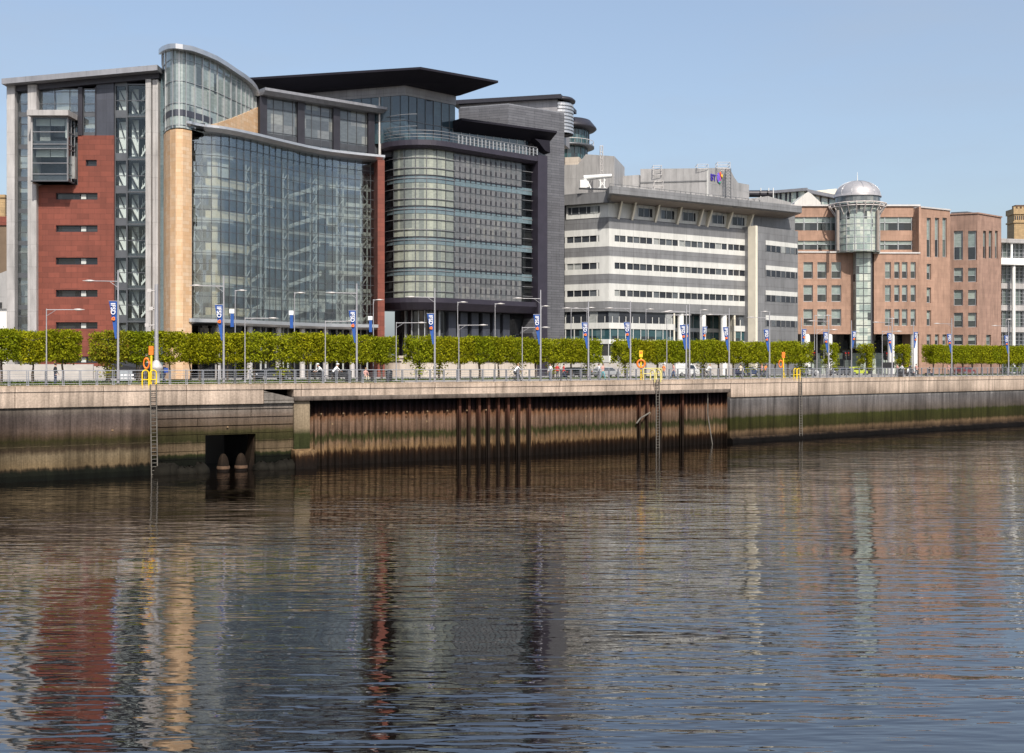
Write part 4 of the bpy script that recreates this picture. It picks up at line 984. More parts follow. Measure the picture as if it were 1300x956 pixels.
# top storey under the soffit
mb=MB(); MM.box(mb,0,MM.L,24.0,26.9,-.9,-.5); mb.build('top_storey_wall',M['btwhite'],b4)
mb=MB(); MM.box(mb,.4,CU-1.5,24.7,25.75,-.5,-.45); mb.build('top_window',M['bt_gl'],b4)
fins=[785.7,803,832.5,860.5,887.7,898.6,924.4,950.3]
edges=[CU+.8]+[mu(f) for f in fins]+[MM.L]
for a,b in zip(edges[:-1],edges[1:]):
    if b-a>3: mb=MB(); MM.box(mb,a+1.3,b-.5,24.5,25.8,-.5,-.44); mb.build('top_window',M['bt_gl'],b4)
mb=MB(); mullions(mb,MM,1.0,CU-1.6,1.3,24.7,25.75,-.45,-.38,.1)
for a,b in zip(edges[:-1],edges[1:]):
    if b-a>3: mullions(mb,MM,a+1.3,b-.4,1.1,24.5,26.5,-.44,-.38,.07)
mb.build('top_mullions',M['mull_lt'],b4)
for f in fins:
    u=mu(f); mb=MB()
    vs=[]
    for (uu,ww,z) in ((u-.24,.05,23.7),(u+.14,.05,23.7),(u+.14,-.9,23.7),(u-.24,-.9,23.7),(u+.38,.8,26.6),(u+.70,.8,26.6),(u+.70,-.9,26.6),(u+.38,-.9,26.6)):
        a=MM.at(uu,ww); vs.append((a.x,a.y,z))
    mb.hexa(vs[:4],vs[4:]); mb.build('slanted_fin',M['btwarm'],b4)
mb=MB(); MM.prof(mb,CU-.4,mu(959)+6.2*1.2,[(3.3,28.05),(3.3,26.95),(2.9,26.8),(0,26.35),(-3,26.35),(-3,28.1)]); mb.build('roof_fascia',M['btgrey'],b4)
ML=Path([(700,8.21),(773,8.42)]); mb=MB(); e=ML.S(773)
vs=[ML.p3(0,.35,27.7),ML.p3(e+.2,.35,27.7),ML.p3(e+.2,.35,26.1),ML.p3(0,.35,26.1),ML.p3(0,-6,27.7),ML.p3(e+.2,-6,27.7),ML.p3(e+.2,-6,26.1),ML.p3(0,-6,26.1)]
q3=MM.at(CU-.4,3.3); vs+=[(q3.x,q3.y,28.05),(q3.x,q3.y,27.35)]
mb.add(vs,[(0,3,2,1),(0,1,5,4),(3,7,6,2),(4,5,6,7),(0,4,7,3),(1,2,9,8),(8,9,2,6,5,1)]); mb.build('side_fascia',M['btgrey'],b4)
mb=MB(); a=[MM.at(0,-.6),MM.at(CU,-.6),MM.at(mu(959),-.6),W4.at(wu(1013),-.6)]; nb=Vector((-.593,.805))
pl=[(p.x,p.y) for p in a]+[(a[-1].x+nb.x*22,a[-1].y+nb.y*22),(a[0].x+nb.x*26,a[0].y+nb.y*26)]
mb.prism(pl,9.75,27.9); mb.prism([(p.x+nb.x*5,p.y+nb.y*5) for p in a]+pl[4:],0,9.75); mb.build('building_core',M['btgrey'],b4)
# soffit skin (beige) just below the fascia
mb=MB(); MM.prof(mb,CU,mu(959)+6.5,[(2.85,26.77),(.02,26.32),(-.9,26.32),(-.9,26.28),(.02,26.28),(2.85,26.73)]); mb.build('soffit',M['soffit'],b4)
# right-hand stair block
hl=[]
for k in range(4): o=k*4.13; hl.append((wu(972),wu(1011),20.0-o-.15,21.0-o-.1))
mb=MB(); W4.wall(mb,0,W4.L,0,24.25,-.6,0,[]); W4.box(mb,0,W4.L,0,24.24,-3,-.62); mb.build('block_wall',M['btgrey'],b4)
mb=MB(); W4.box(mb,-.05,.5,0,24.3,-1.5,.02); mb.build('painted_lit_side',M['btwarm'],b4)  # sunlit left side of the block painted in as warm white
for k in range(4):
    zt=W4.z(972,[305,336.6,368.5,400.3][k]); mb=MB(); W4.box(mb,wu(972),wu(1012),zt-.75,zt,.0,.05); mb.build('white_band',M['btwhite'],b4)
    mb=MB(); W4.box(mb,wu(972),wu(1012),zt-1.8,zt-.75,.0,.03); wn=mb.build('strip_window',M['bt_gl'],b4)
    mb=MB(); mullions(mb,W4,wu(972),wu(1012),1.35,zt-1.8,zt-.75,.03,.08,.2); mb.build('window_mullions',M['btgrey'],b4)
# rooftop plant
PL=Path([(813,7.66),(897.5,7.74),(951,7.32)]); pz=PL.z
mb=MB(); PL.poly(mb,hipoly(PL,[(813,262),(813,214.5),(897.5,213.5),(897.5,262)]),-8,0); mb.build('plant_room',M['plant'],b4)
mb=MB(); PL.poly(mb,hipoly(PL,[(897.7,268),(897.7,213.5),(925,213),(928,217),(932,225),(937,232),(951,234.5),(951,268)]),-5,0); mb.build('plant_gable',M['plant'],b4)
mb=MB(); PL.poly(mb,hipoly(PL,[(896.8,262),(896.8,213.5),(899,213.5),(899,262)]),-.2,.04); mb.build('corner_trim',M['btwhite'],b4)
mb=MB(); PL.pbox(mb,813,897,pz(813,232.5),pz(813,231),.0,.10); mb.build('plant_ledge',M['btgrey'],b4)
P5=Path([(775,7.6),(816,7.65)]); mb=MB(); P5.poly(mb,hipoly(P5,[(775,262),(781,224),(812,222),(816,262)]),-5,0); mb.build('plant_room',M['plant'],b4)
P6=Path([(944,7.5),(1000,7.25)]); mb=MB(); P6.poly(mb,hipoly(P6,[(944,275),(951,252),(975,249),(1004,257),(1004,275)]),-4,0); mb.build('plant_room',M['plant'],b4)
lattice(b4,'roof_frame',829.5,840,210,222,7.7,2,bars=2); lattice(b4,'roof_frame',831,842,229,243,7.8,1.5,bars=2); lattice(b4,'roof_frame',885.5,899,208.5,214,7.75,2,bars=1); lattice(b4,'roof_frame',911,927,206,214,7.68,2,bars=2)
lattice(b4,'cable_ladder',921,928,214,262,7.62,.3,mat='mull',bars=12,t=.04)
for k in range(26):
    px=783+k*7; 
    mb=MB(); a=MM.at(mu(px),1.6); mb.box(a.x-.3,a.x+.3,a.y-.2,a.y+.3,28.05,28.05+random.uniform(.25,.6)); mb.build('roof_unit',M['plant'],b4)
mb=MB(); 
MM.box(mb,CU,mu(959),28.75,28.8,.9,.95)
for k in range(30): u=CU+(MM.L-CU)*k/29; MM.box(mb,u-.03,u+.03,28.05,28.78,.9,.95)
mb.build('roof_guardrail',M['mull'],b4)
# company sign
def text_mesh(txt,size,ext=.03,align='CENTER'):
    cu=bpy.data.curves.new('lettering','FONT'); cu.body=txt; cu.size=size; cu.extrude=ext; cu.align_x=align; cu.align_y='CENTER'; cu.offset=size*.018
    ob=bpy.data.objects.new('lettering',cu); C.objects.link(ob); dg=bpy.context.evaluated_depsgraph_get(); me=bpy.data.meshes.new_from_object(ob.evaluated_get(dg)); bpy.data.objects.remove(ob); me.uv_layers.new(name='m'); return me
M['btblue']=plain('sign_violet',(.05,.025,.30),.4,0,.05,2); M['sgviolet']=plain('globe_violet',(.20,.12,.62),.35,0,.25,2); M['sgpink']=plain('globe_magenta',(.62,.08,.40),.4,0,.05,2)
M['sgred']=plain('globe_red',(.75,.10,.04),.4,0,.05,2); M['sgyel']=plain('globe_yellow',(.85,.55,.05),.4,0,.05,2); M['sggrn']=plain('globe_green',(.03,.40,.22),.4,0,.05,2)
u0=PL.S(905); a=PL.at(u0,.08); zc=PL.z(905,226); sg=thing('company_sign','violet BT lettering with a multicoloured globe on the grey rooftop gable','sign',(a.x,a.y,zc))
t0=PL.at(PL.S(900)+.0); t1=PL.at(PL.S(940)); tv=(t1-t0).normalized(); 
me=text_mesh('BT',1.5,.05); me.materials.append(M['btblue']); ob=bpy.data.objects.new('letters',me); C.objects.link(ob); ob.parent=sg; ob.rotation_euler=(R(90),0,math.atan2(tv.y,tv.x)); 
def blob(px,py,rx,rz,mat,nm):
    q=PL.at(PL.S(px),.12); z=PL.z(px,py); mb=MB(); mb.ell((0,0,0),(rx,.10,rz),14,8)
    ca,sa=tv.x,tv.y; mb.v=[(q.x+x*ca-y*sa,q.y+x*sa+y*ca,z+zz) for x,y,zz in mb.v]; mb.build(nm,M[mat],sg)
blob(911.7,225.8,.50,.85,'sgviolet','globe'); blob(913.3,227.5,.30,.50,'sgpink','globe_swoosh'); blob(914,221.3,.28,.42,'sgred','globe_swoosh'); blob(916,223.8,.24,.32,'sgyel','globe_swoosh'); blob(913,231.6,.34,.22,'sggrn','globe_swoosh')
# window-cleaning crane on the roof
cr=thing('roof_crane','white jib of a window-cleaning crane parked on the banded building roof','crane',(*P(748,8.2),27.7))
X=lambda px,py,D=8.35:(P(px,D).x,P(px,D).y,H(py,D))
mb=MB(); mb.tube(X(741,226),X(776.5,223),.42,.28,n=8); mb.build('jib',M['whitemetal'],cr)
mb=MB(); mb.tube(X(742,226),X(745,238),.35,n=8); mb.tube(X(744,226),X(750,239),.12,n=6); mb.build('arm',M['whitemetal'],cr)
a=P(737,8.35); mb=MB(); mb.box(a.x-.1,a.x+.95,a.y-.6,a.y+.6,H(239,8.35),H(229,8.35)); mb.build('cab',M['whitemetal'],cr)
mb=MB()
for px in (762,767): mb.tube(X(px,225),X(px,239),.12,n=6)
mb.tube(X(760,239),X(769,228),.08,n=5); mb.tube(X(769,239),X(760,228),.08,n=5); mb.build('rest_frame',M['whitemetal'],cr)
mb=MB(); a=P(735,8.3); b=P(790,8.25); mb.tube((a.x,a.y,H(239.5,8.3)),(b.x,b.y,H(241,8.25)),.12,n=5); mb.build('track',M['mull'],cr)
# dark tanks on a roof behind
for k,px in enumerate((957.5,969,976.5)):
    a=P(px,7.1); tk=thing('roof_tank',['long dark tank on the roof plant right of the sign gable','middle dark round tank behind the banded building roof','small dark tank nearest the glazed rooftop behind'][k],'tank',(a.x,a.y,H(252,7.1)),'dark rooftop tanks')
    mb=MB(); z=H(246,7.1); l=[1.0,.8,.55][k]; mb.tube((a.x-l,a.y,z),(a.x+l,a.y,z),.62,n=12); mb.build('shell',M['dark'],tk)
    mb=MB(); mb.tube((a.x+l+.1,a.y-.3,z-1.6),(a.x+l+.1,a.y-.3,z+1.0),.10,n=5); mb.build('stay',M['whitemetal'],tk)

# ================================================================ glazed rooftop building behind
b5=thing('background_building','distant white glazed rooftop storey with a white gable behind the domed building','building',(*P(1025,6.2),0))
Y5=Path([(979,6.25),(1022,6.35),(1065,6.1)])
mb=MB(); Y5.poly(mb,hipoly(Y5,[(979,300),(979,244.5),(1021,242.5),(1021,300)]),-12,0); Y5.poly(mb,hipoly(Y5,[(1021,300),(1021,243),(1064,249),(1064,300)]),-12,0); mb.build('glazed_wall',M['green_gl'],b5)
mb=MB(); Y5.box(mb,Y5.S(977),Y5.S(1023),H(244.5,6.3),H(241,6.3),-12,.8); Y5.box(mb,Y5.S(1023),Y5.S(1066),H(247,6.3),H(242.5,6.3),-12,.8); mb.build('roof',M['roof_metal'],b5)
mb=MB(); 
for px in (986,991,998,1003,1012,1030,1042,1052): Y5.box(mb,Y5.S(px)-.2,Y5.S(px)+.2,H(262,6.3),H(243,6.3),0,.1)
mb.build('mullion',M['dark'],b5)
g5=Path([(1005,6.5),(1042,6.5)]); mb=MB(); g5.poly(mb,hipoly(g5,[(1006,275),(1009,257),(1022,246),(1026,243.5),(1030,246),(1042,257),(1042,275)]),-6,0); mb.build('white_gable',M['btwhite'],b5)
y7=Path([(1026,6.1),(1064,6.1)]); mb=MB(); y7.poly(mb,hipoly(y7,[(1028,243),(1062,239.5),(1064,246),(1040,248)]),-10,0); mb.build('pale_roof',M['btwarm'],b5)  # roof in the warm white panel colour

# ================================================================ domed sandstone building
b6=thing('domed_building','pink-brown sandstone office building with a glass cylinder and silver dome','office building',(*P(1100,7.2),0))
Bq=Path([(1011,7.2),(1168,7.18)]); bu=Bq.S; bz=lambda y:H(y,7.2)
def windows(parent,path,rects,w=-.35,split=.45,hi='pane_hi',lo='pane_lo',frame='mull_lt',f=.11):
    for (a,b,c,d) in rects:
        mb=MB()
        for q in ((a,a+f,c,d),(b-f,b,c,d),(a+f,b-f,c,c+f),(a+f,b-f,d-f,d)): path.box(mb,*q,w-.1,w+.08)
        zs=c+(d-c)*split; path.box(mb,a+f,b-f,zs-.04,zs+.04,w-.1,w+.05)
        wn=mb.build('window',M[frame],parent)
        mb=MB(); path.box(mb,a+f,b-f,zs+.04,d-f,w-.06,w-.03); mb.build('upper_pane',M[hi],wn)
        mb=MB(); path.box(mb,a+f,b-f,c+f,zs-.04,w-.06,w-.03); mb.build('lower_pane',M[lo],wn)
rows=[(332.7,353.6),(362,383),(392.5,413.5)]
def rects(path,cols,rows_): return [(path.S(x0),path.S(x1),path.z((x0+x1)/2,y1),path.z((x0+x1)/2,y0)) for x0,x1 in cols for y0,y1 in rows_]
rl=rects(Bq,[(1020,1032),(1037.6,1049.6),(1055.6,1068)],rows); rr=rects(Bq,[(1123.5,1131),(1135.3,1142),(1145,1152),(1156,1162.6)],rows)
mb=MB(); Bq.wall(mb,bu(1013),bu(1086),bz(424),bz(321),-.6,0,rl); Bq.wall(mb,bu(1109.5),bu(1168),bz(424),bz(321.8),-.6,0,rr)
Bq.box(mb,bu(1013),bu(1086),bz(423.9),bz(321.1),-4,-.7); Bq.box(mb,bu(1109.5),bu(1168),bz(423.9),bz(322),-4,-.7); mb.build('stone_wall',M['brown'],b6)
mb=MB(); Bq.box(mb,bu(1012.5),bu(1086),bz(321)+.02,bz(321)+.28,-2,.15); Bq.box(mb,bu(1108.5),bu(1168),bz(321.8)+.02,bz(321.8)+.28,-2,.15); mb.build('ledge',M['lightsteel'],b6)
windows(b6,Bq,rl); windows(b6,Bq,rr)
# upper storeys with ribbon windows
mb=MB(); up=Path([(985,7.12),(1166,7.12)]); uz=lambda y:H(y,7.12)
for y0,y1 in ((262,275.5),(292.5,305.5),(317,322)):
    up.box(mb,up.S(1003),up.S(1166.5),uz(y1),uz(y0)-(0 if y0!=262 else .0),-6,-.05)
up.box(mb,up.S(1159.7),up.S(1167),uz(322),uz(262),-6,-.04)
mb.build('upper_stone_band',M['brown'],b6)
for y0,y1 in ((275.5,292.5),(305.5,317)):
    mb=MB(); up.box(mb,up.S(1003),up.S(1160),uz(y1),uz(y0),-6,-.35); rb=mb.build('ribbon_window',M['pane_lo'],b6)
    mb=MB(); up.box(mb,up.S(1003),up.S(1160),uz(y0+(y1-y0)*.42),uz(y0),-.34,-.30); mb.build('ribbon_blind',M['pane_hi'],rb)
    mb=MB(); mullions(mb,up,up.S(1004),up.S(1160),2.4,uz(y1),uz(y0),-.3,-.2,.14); up.box(mb,up.S(1003),up.S(1160),uz(y0+(y1-y0)*.42)-.05,uz(y0+(y1-y0)*.42)+.05,-.3,-.2); mb.build('ribbon_mullion',M['mull_lt'],rb)
mb=MB(); up.box(mb,up.S(1003),up.S(1168),uz(262)+.02,uz(262)+.3,-8,.25); mb.build('parapet_coping',M['lightsteel'],b6)
# glass shaft, drum, ring and dome
c=P(1088.5,7.18); cx,cy=c.x,c.y; cr_=27.3/7.2
mb=MB(); mb.lathe(cx,cy,[(cr_,H(321,7.2)),(cr_,30.0)],40,False); mb.build('cylinder_glazing',M['green_gl'],b6)
mb=MB(); 
for k in range(16):
    t=2*math.pi*k/16; mb.tube((cx+cr_*math.cos(t),cy+cr_*math.sin(t),21.4),(cx+cr_*math.cos(t),cy+cr_*math.sin(t),30),.09,n=4)
for k in range(8): z=21.6+k*1.15; mb.lathe(cx,cy,[(cr_,z-.05),(cr_+.06,z-.05),(cr_+.06,z+.05),(cr_,z+.05)],40,False)
mb.build('cylinder_frame',M['mull_lt'],b6)
sh=Path([(1086.2,7.24),(1109,7.24)]); mb=MB(); sh.box(mb,0,sh.S(1106),4.5,21.4,-3.5,0); mb.build('shaft_glazing',M['green_gl'],b6)
mb=MB(); mullions(mb,sh,0.05,sh.S(1106),sh.S(1106)/2-.03,4.5,21.4,0,.08,.1)
for k in range(13): sh.box(mb,0,sh.S(1106),4.6+k*1.3,4.7+k*1.3,0,.06)
mb.build('shaft_frame',M['mull'],b6)
mb=MB(); sh.box(mb,sh.S(1106),sh.S(1109.4),0,21.4,-3,-.8); mb.build('dark_slot',M['dark'],b6)
mb=MB(); mb.lathe(cx,cy,[(cr_-.1,30),(cr_+.1,30.2),(cr_+.1,31.2)],40,False); mb.build('drum',M['top_gl'],b6)
mb=MB(); rd=28.7/7.2; pr=[(rd+.12,31.15),(rd+.12,31.35)]+[(rd*math.cos(R(a)),31.35+2.75*math.sin(R(a))) for a in range(0,91,9)]; mb.lathe(cx,cy,pr,40); mb.build('dome',M['dome'],b6)
mb=MB()
for k in range(12):
    t=2*math.pi*k/12; mb.path_tube([(cx+(rd+.02)*math.cos(R(a))*math.cos(t),cy+(rd+.02)*math.cos(R(a))*math.sin(t),31.37+2.77*math.sin(R(a))) for a in range(0,91,10)],.045,n=4)
mb.build('dome_rib',M['steel'],b6)
mb=MB(); mb.tube((cx,cy,34),(cx,cy,35.7),.10,.03,n=6); mb.build('finial',M['whitemetal'],b6)
mb=MB(); rr_=36/7.3
for z,r in ((29.9,rr_),(29.35,rr_-.25)):
    pts=[(cx+r*math.cos(2*math.pi*k/40),cy+r*math.sin(2*math.pi*k/40),z) for k in range(41)]; mb.path_tube(pts,.09,n=5)
for k in range(20):
    t=2*math.pi*k/20; f=lambda r,z:(cx+r*math.cos(t),cy+r*math.sin(t),z)
    mb.tube(f(rr_,29.9),f(rr_-.25,29.35),.12,n=5); mb.tube(f(rr_-.25,29.35),f(cr_,28.0),.10,n=5); mb.tube(f(rr_,29.9),f(cr_,30.1),.08,n=5)
mb.build('ring_balcony',M['ring'],b6)
mb=MB(); mb.lathe(cx,cy,[(cr_,29.5),(rr_-.5,29.6),(rr_-.5,29.7),(cr_,29.7)],40,False); mb.build('balcony_deck',M['mull'],b6)
for px in (1063.5,1114.5):
    a=P(px,7.3); mb=MB(); mb.tube((a.x,a.y,21.5),(a.x,a.y,28.5),.28,n=10); mb.build('balcony_column',M['soffit'],b6)
# undercroft
mb=MB(); Bq.box(mb,bu(1012),bu(1168),3.6,bz(424)+.3,-5,-4); mb.build('undercroft_wall',M['dark_gl'],b6)
mb=MB(); Bq.box(mb,bu(1012),bu(1168),0,3.6,-5,-3.9); Bq.box(mb,bu(1012),bu(1166),3.6,3.75,-4,-3.8); mb.build('undercroft_glazing',M['green_gl'],b6)
for px in (1025,1053.5,1132.6,1162):
    a=Bq.at(bu(px),-.6); mb=MB(); mb.tube((a.x,a.y,0),(a.x,a.y,bz(424)),.62,n=16); mb.build('white_column',M['white'],b6)
B7=Path([(1168,7.16),(1206,7.02)]); w7=rects(B7,[(1176.4,1181.9),(1186.7,1192.2),(1196.4,1202)],[(276.5,326.5),(424.5,438)])+rects(B7,[(1176.4,1181.9)],[(335,355),(365,384.5),(394,413.5)])
mb=MB(); B7.wall(mb,0,B7.L,0,H(264.8,7.12),-.6,.02,w7); B7.box(mb,0,B7.L,0,H(265,7.12),-12,-.75); mb.build('plain_stone_wall',M['brown'],b6); windows(b6,B7,w7)
mb=MB(); B7.box(mb,0,B7.L,H(264.8,7.12)+.01,H(264.8,7.12)+.25,-12,.2); mb.build('parapet_coping',M['lightsteel'],b6)
mb=MB(); Bq.box(mb,bu(1166.5),bu(1169),0,bz(262),-8,.05); mb.build('corner_pier',M['brown'],b6)
nb=Vector((-.3,.95)); a=[Bq.at(bu(1013),-6.5),Bq.at(bu(1168),-6.5)]; mb=MB(); mb.prism([(a[0].x,a[0].y),(a[1].x,a[1].y),(a[1].x-2,a[1].y+22),(a[0].x-4,a[0].y+22)],0,bz(263)); mb.build('building_core',M['brown2'],b6)

b8=thing('office_building','dull pink sandstone corner block with tall windows right of the domed building','office building',(*P(1240,6.8),0))
B8=Path([(1205,6.78),(1241,6.84),(1271,6.66)]); w8=rects(B8,[(1211,1222.5),(1229,1240)],[(293,330),(340,358),(368,388),(397,415.5),(425,438)])+rects(B8,[(1248,1251.6),(1255.2,1259.4),(1263,1266.6)],[(293,328)])+rects(B8,[(1252,1258)],[(425,438)])
mb=MB(); B8.wall(mb,0,B8.L,0,H(272.5,6.8),-.6,.02,w8); mb.build('stone_wall',M['brown2'],b8); windows(b8,B8,w8)
a=[B8.at(0,-.8),B8.at(B8.S(1241),-.8),B8.at(B8.L,-.8)]; mb=MB(); mb.prism([(p.x,p.y) for p in a]+[(a[2].x-6,a[2].y+18),(a[0].x-4,a[0].y+18)],0,H(274,6.8)); mb.build('building_core',M['brown2'],b8)
mb=MB(); B8.box(mb,-.1,B8.L+.1,H(272.5,6.8)+.01,H(272.5,6.8)+.25,-14,.2); mb.build('parapet_coping',M['brown2'],b8)
mb=MB(); B8.box(mb,B8.S(1207),B8.S(1262),H(270,6.8),H(266.5,6.8),-10,-3); mb.build('roof_plant',M['mull'],b8)
# white framed building at the right edge
b9=thing('framed_building','white framed glass office with tall white columns at the far right','office building',(*P(1300,6.6),0))
R9=Path([(1260,6.52),(1420,6.3)]); ru=R9.S
mb=MB(); R9.box(mb,0,R9.L,0,H(307,6.5),-12,-1.2); mb.build('recessed_glazing',M['pane_lo'],b9)
mb=MB(); mullions(mb,R9,.3,R9.L,.95,0,H(307,6.5),-1.2,-1.05,.1)
for k in range(34): R9.box(mb,0,R9.L,.6+k*.72,.66+k*.72,-1.2,-1.1)
mb.build('glazing_frame',M['mull_lt'],b9)
mb=MB(); R9.box(mb,0,R9.L,H(308,6.5),H(303,6.5),-13,.3)
for y0,y1 in ((359,366),(387,394),(415,421.5)): R9.box(mb,0,R9.L,H(y1,6.5),H(y0,6.5),-1.2,-.7)
mb.build('floor_band',M['conc_light'],b9)
mb=MB(); R9.box(mb,-.6,R9.L,H(335.5,6.55),H(327,6.55),-2,1.3); mb.build('white_ledge',M['white'],b9)
for px in (1284,1330,1375):
    a=R9.at(ru(px),.6); mb=MB(); mb.tube((a.x,a.y,0),(a.x,a.y,H(335,6.55)),.36,n=14); mb.build('white_column',M['white'],b9)
    mb=MB(); a=R9.at(ru(px+1),-.2); mb.tube((a.x,a.y,H(327,6.55)),(a.x,a.y,H(307,6.5)),.25,n=10); mb.build('upper_column',M['white'],b9)
# tan brick water tower
b10=thing('brick_tower','tan brick tower with a crenellated top at the right edge of the skyline','tower',(*P(1297,5.4),0))
a=P(1297,5.4); z=lambda y:H(y,5.4); M['tanbrick']=panel('tan_brick',(.42,.29,.15),.9,.35,.02,var=.12,offset=.5,mcol=(.3,.2,.1))
mb=MB(); mb.box(a.x-1.75,a.x+1.9,a.y,a.y+4,0,z(272)); mb.build('shaft',M['tanbrick'],b10)
mb=MB(); mb.box(a.x-2.0,a.x+2.2,a.y-.2,a.y+4.2,z(283),z(281)); mb.box(a.x-2.0,a.x+2.2,a.y-.25,a.y+4.2,z(272),z(265)); 
for k in range(5): mb.box(a.x-2+.95*k,a.x-1.5+.95*k,a.y-.25,a.y+.3,z(265),z(262.5))
mb.build('corbelled_top',M['tanbrick'],b10)
mb=MB(); 
for k in range(7): mb.box(a.x-1.6+.5*k,a.x-1.35+.5*k,a.y-.05,a.y+.02,z(279),z(274))
mb.build('slit_window',M['dark'],b10)
mb=MB(); mb.box(a.x-1,a.x+1.2,a.y+1,a.y+3,z(265),z(259.5)); mb.build('cap_roof',M['rust'],b10)
# old buildings at the far left
b11=thing('old_tenement','old brown tenement with a tan chimney stack at the far left edge','building',(*P(-6,9.3),0))
K1=Path([(-60,9.3),(11,9.3)]); mb=MB(); M['oldbrown']=plain('old_brown_render',(.17,.12,.08),.9,0,.15,.4)
K1.pbox(mb,-60,11.5,0,H(286,9.3),-8,0); mb.build('wall',M['oldbrown'],b11)
mb=MB(); K1.pbox(mb,-60,12,H(286,9.3),H(275,9.3),-8,.2); mb.build('roof',M['red'],b11)
mb=MB(); K1.pbox(mb,-4,6.5,H(275,9.3),H(247,9.3),-2,0); K1.pbox(mb,-4.5,7,H(251,9.3),H(248.5,9.3),-2.1,.15); mb.build('chimney',M['tanbrick'],b11)
b12=thing('white_house','low white rendered house with a sloping slate roof at the far left','building',(*P(0,9.6),0))
K2=Path([(-70,9.7),(12,9.7)]); mb=MB(); K2.pbox(mb,-70,12,0,H(390,9.7),-5,0); mb.build('wall',M['white'],b12)
mb=MB(); K2.poly(mb,hipoly(K2,[(-70,392),(-70,375),(12,343),(12,392)]),-5,.3); mb.build('roof',M['plant'],b12)
for px in (0,-18,-36):
    mb=MB(); K2.pbox(mb,px-3,px+4,H(391,9.7),H(384,9.7),.3,.4); mb.build('window',M['dark_gl'],b12)
# ================================================================ pleached lime trees
def make_tree(seed,leaf,n=4200,hang=0.42,label='',small=False):
    r=random.Random(seed); t=thing('pleached_tree',label,'tree',(0,0,0)); mb=MB()
    hw,hd=(1.42,1.15); z0,z1=(2.05,4.75)
    if small: hw,hd,z0,n=1.15,1.0,1.0,int(n*1.05)
    cl=[(r.uniform(-hw,hw),r.uniform(-hd,hd),r.uniform(z0,z1)) for _ in range(44)]
    droop=[(r.uniform(-hw,hw),r.uniform(.15,1.1)) for _ in range(6)]
    k=0
    while k<n:
        if r.random()<.82:
            c=r.choice(cl); x=c[0]+r.gauss(0,.21); y=c[1]+r.gauss(0,.21); z=c[2]+r.gauss(0,.19)
        else: x,y,z=r.uniform(-hw,hw),r.choice((-1,1))*hd*r.uniform(.8,1.02),r.uniform(z0,z1)
        if abs(x)>hw*1.03+r.gauss(0,.05) or abs(y)>hd*1.05+r.gauss(0,.05) or z>z1+r.gauss(0,.08): continue
        low=z0-max([d[1]*max(0,1-abs(x-d[0])/.45) for d in droop])*(hang*2)
        if z<low+r.gauss(0,.12): continue
        s=r.uniform(.05,.115); a=Vector((r.gauss(0,1),r.gauss(0,1)-.5,r.gauss(0,1)+.7)).normalized(); u=a.orthogonal().normalized(); u.rotate(Matrix.Rotation(r.random()*6.28,3,a)); v=a.cross(u)
        c=Vector((x,y,z)); mb.add([c-u*s*1.2,c-v*s*.75+a*.015,c+u*s*1.25,c+v*s*.75+a*.015],[(0,1,2,3)]); k+=1
    if hang>.5:
        for _ in range(330):
            x=r.gauss(0,.45);y=r.gauss(0,.4);z=r.uniform(.5,2.2); s=r.uniform(.06,.12); u=Vector((r.gauss(0,1),r.gauss(0,1),r.gauss(0,1))).normalized(); v=u.orthogonal(); c=Vector((x,y,z)); mb.add([c-u*s,c-v*s*.7,c+u*s,c+v*s*.7],[(0,1,2,3)])
    mb.build('crown',leaf,t)
    mb=MB(); h=z0+.3
    b=[(0,0,0)]
    for i in range(1,4): b.append((r.gauss(0,.05),r.gauss(0,.05),h*i/3))
    for i in range(3): mb.tube(b[i],b[i+1],.11-.02*i,.11-.02*(i+1),n=7)
    top=Vector(b[3])
    for sx in (-1,1):
        for q in range(4):
            zz=h+.1+q*.6; mb.tube((top.x,top.y,zz-.35),(top.x+sx*(hw*.85),top.y+r.gauss(0,.2),zz+r.gauss(0,.1)),.045,.02,n=5)
    mb.tube(top,(top.x,top.y,z1-.4),.06,.02,n=5)
    mb.build('trunk',M['bark'],t)
    return reg(t)
protos=[make_tree(1,M['leaf']),make_tree(2,M['leaf']),make_tree(3,M['leaf']),make_tree(4,M['leafred'],hang=.9),make_tree(5,M['leaf'],3600,.9)]
protoS=make_tree(6,M['leaf'],3400,.3,small=True)
blocks=[('left',-60,99,'clipped limes before the red-clad wall at the far left'),('mid',118,499,'clipped limes below the curved glass facade'),
('dark',519,757,'clipped limes below the dark plum building'),('band',783,1025,'clipped limes below the white banded building'),('right',1178,1330,'clipped limes below the pink stone block at the right')]
used=set(); cnt=0
def put_tree(pr,loc,rz,label,group,sc_=None):
    global cnt
    cnt+=1
    if pr.name not in used:
        used.add(pr.name); pr.location=loc; pr.rotation_euler=(0,0,rz); pr['label']=label; pr['group']=group
        if sc_: pr.scale=sc_
        return pr
    return copy_tree(pr,loc,rz,label,group,sc_)
rt=random.Random(4)
for nm,a,b,lab in blocks:
    for row,n in (('front row of the ',109.0),('back row of the ',113.6)):
        if row[0]=='b' and nm=='left': pass
        p0=line_pt(n,a);p1=line_pt(n,b); L_=(p1-p0).length; N=max(2,round(L_/2.75)); st=L_/N; tt=(p1-p0).normalized()
        for i in range(N):
            p=p0+tt*(st*(i+.5)); pr=rt.choice(protos[:3]) if rt.random()<.82 else protos[4]
            if row[0]=='f' and nm=='mid' and i==0: pr=protos[3]
            if row[0]=='f' and nm in('dark','band') and i==0: pr=protos[4]
            if row[0]=='b' and rt.random()<.12: continue
            put_tree(pr,(p.x+rt.gauss(0,.05),p.y+rt.gauss(0,.05),0),ANG+(math.pi if rt.random()<.5 else 0),row+lab,'lime trees of the '+nm+' block '+row[:5].strip(),(st/2.75*1.02,1,rt.uniform(.97,1.03)))
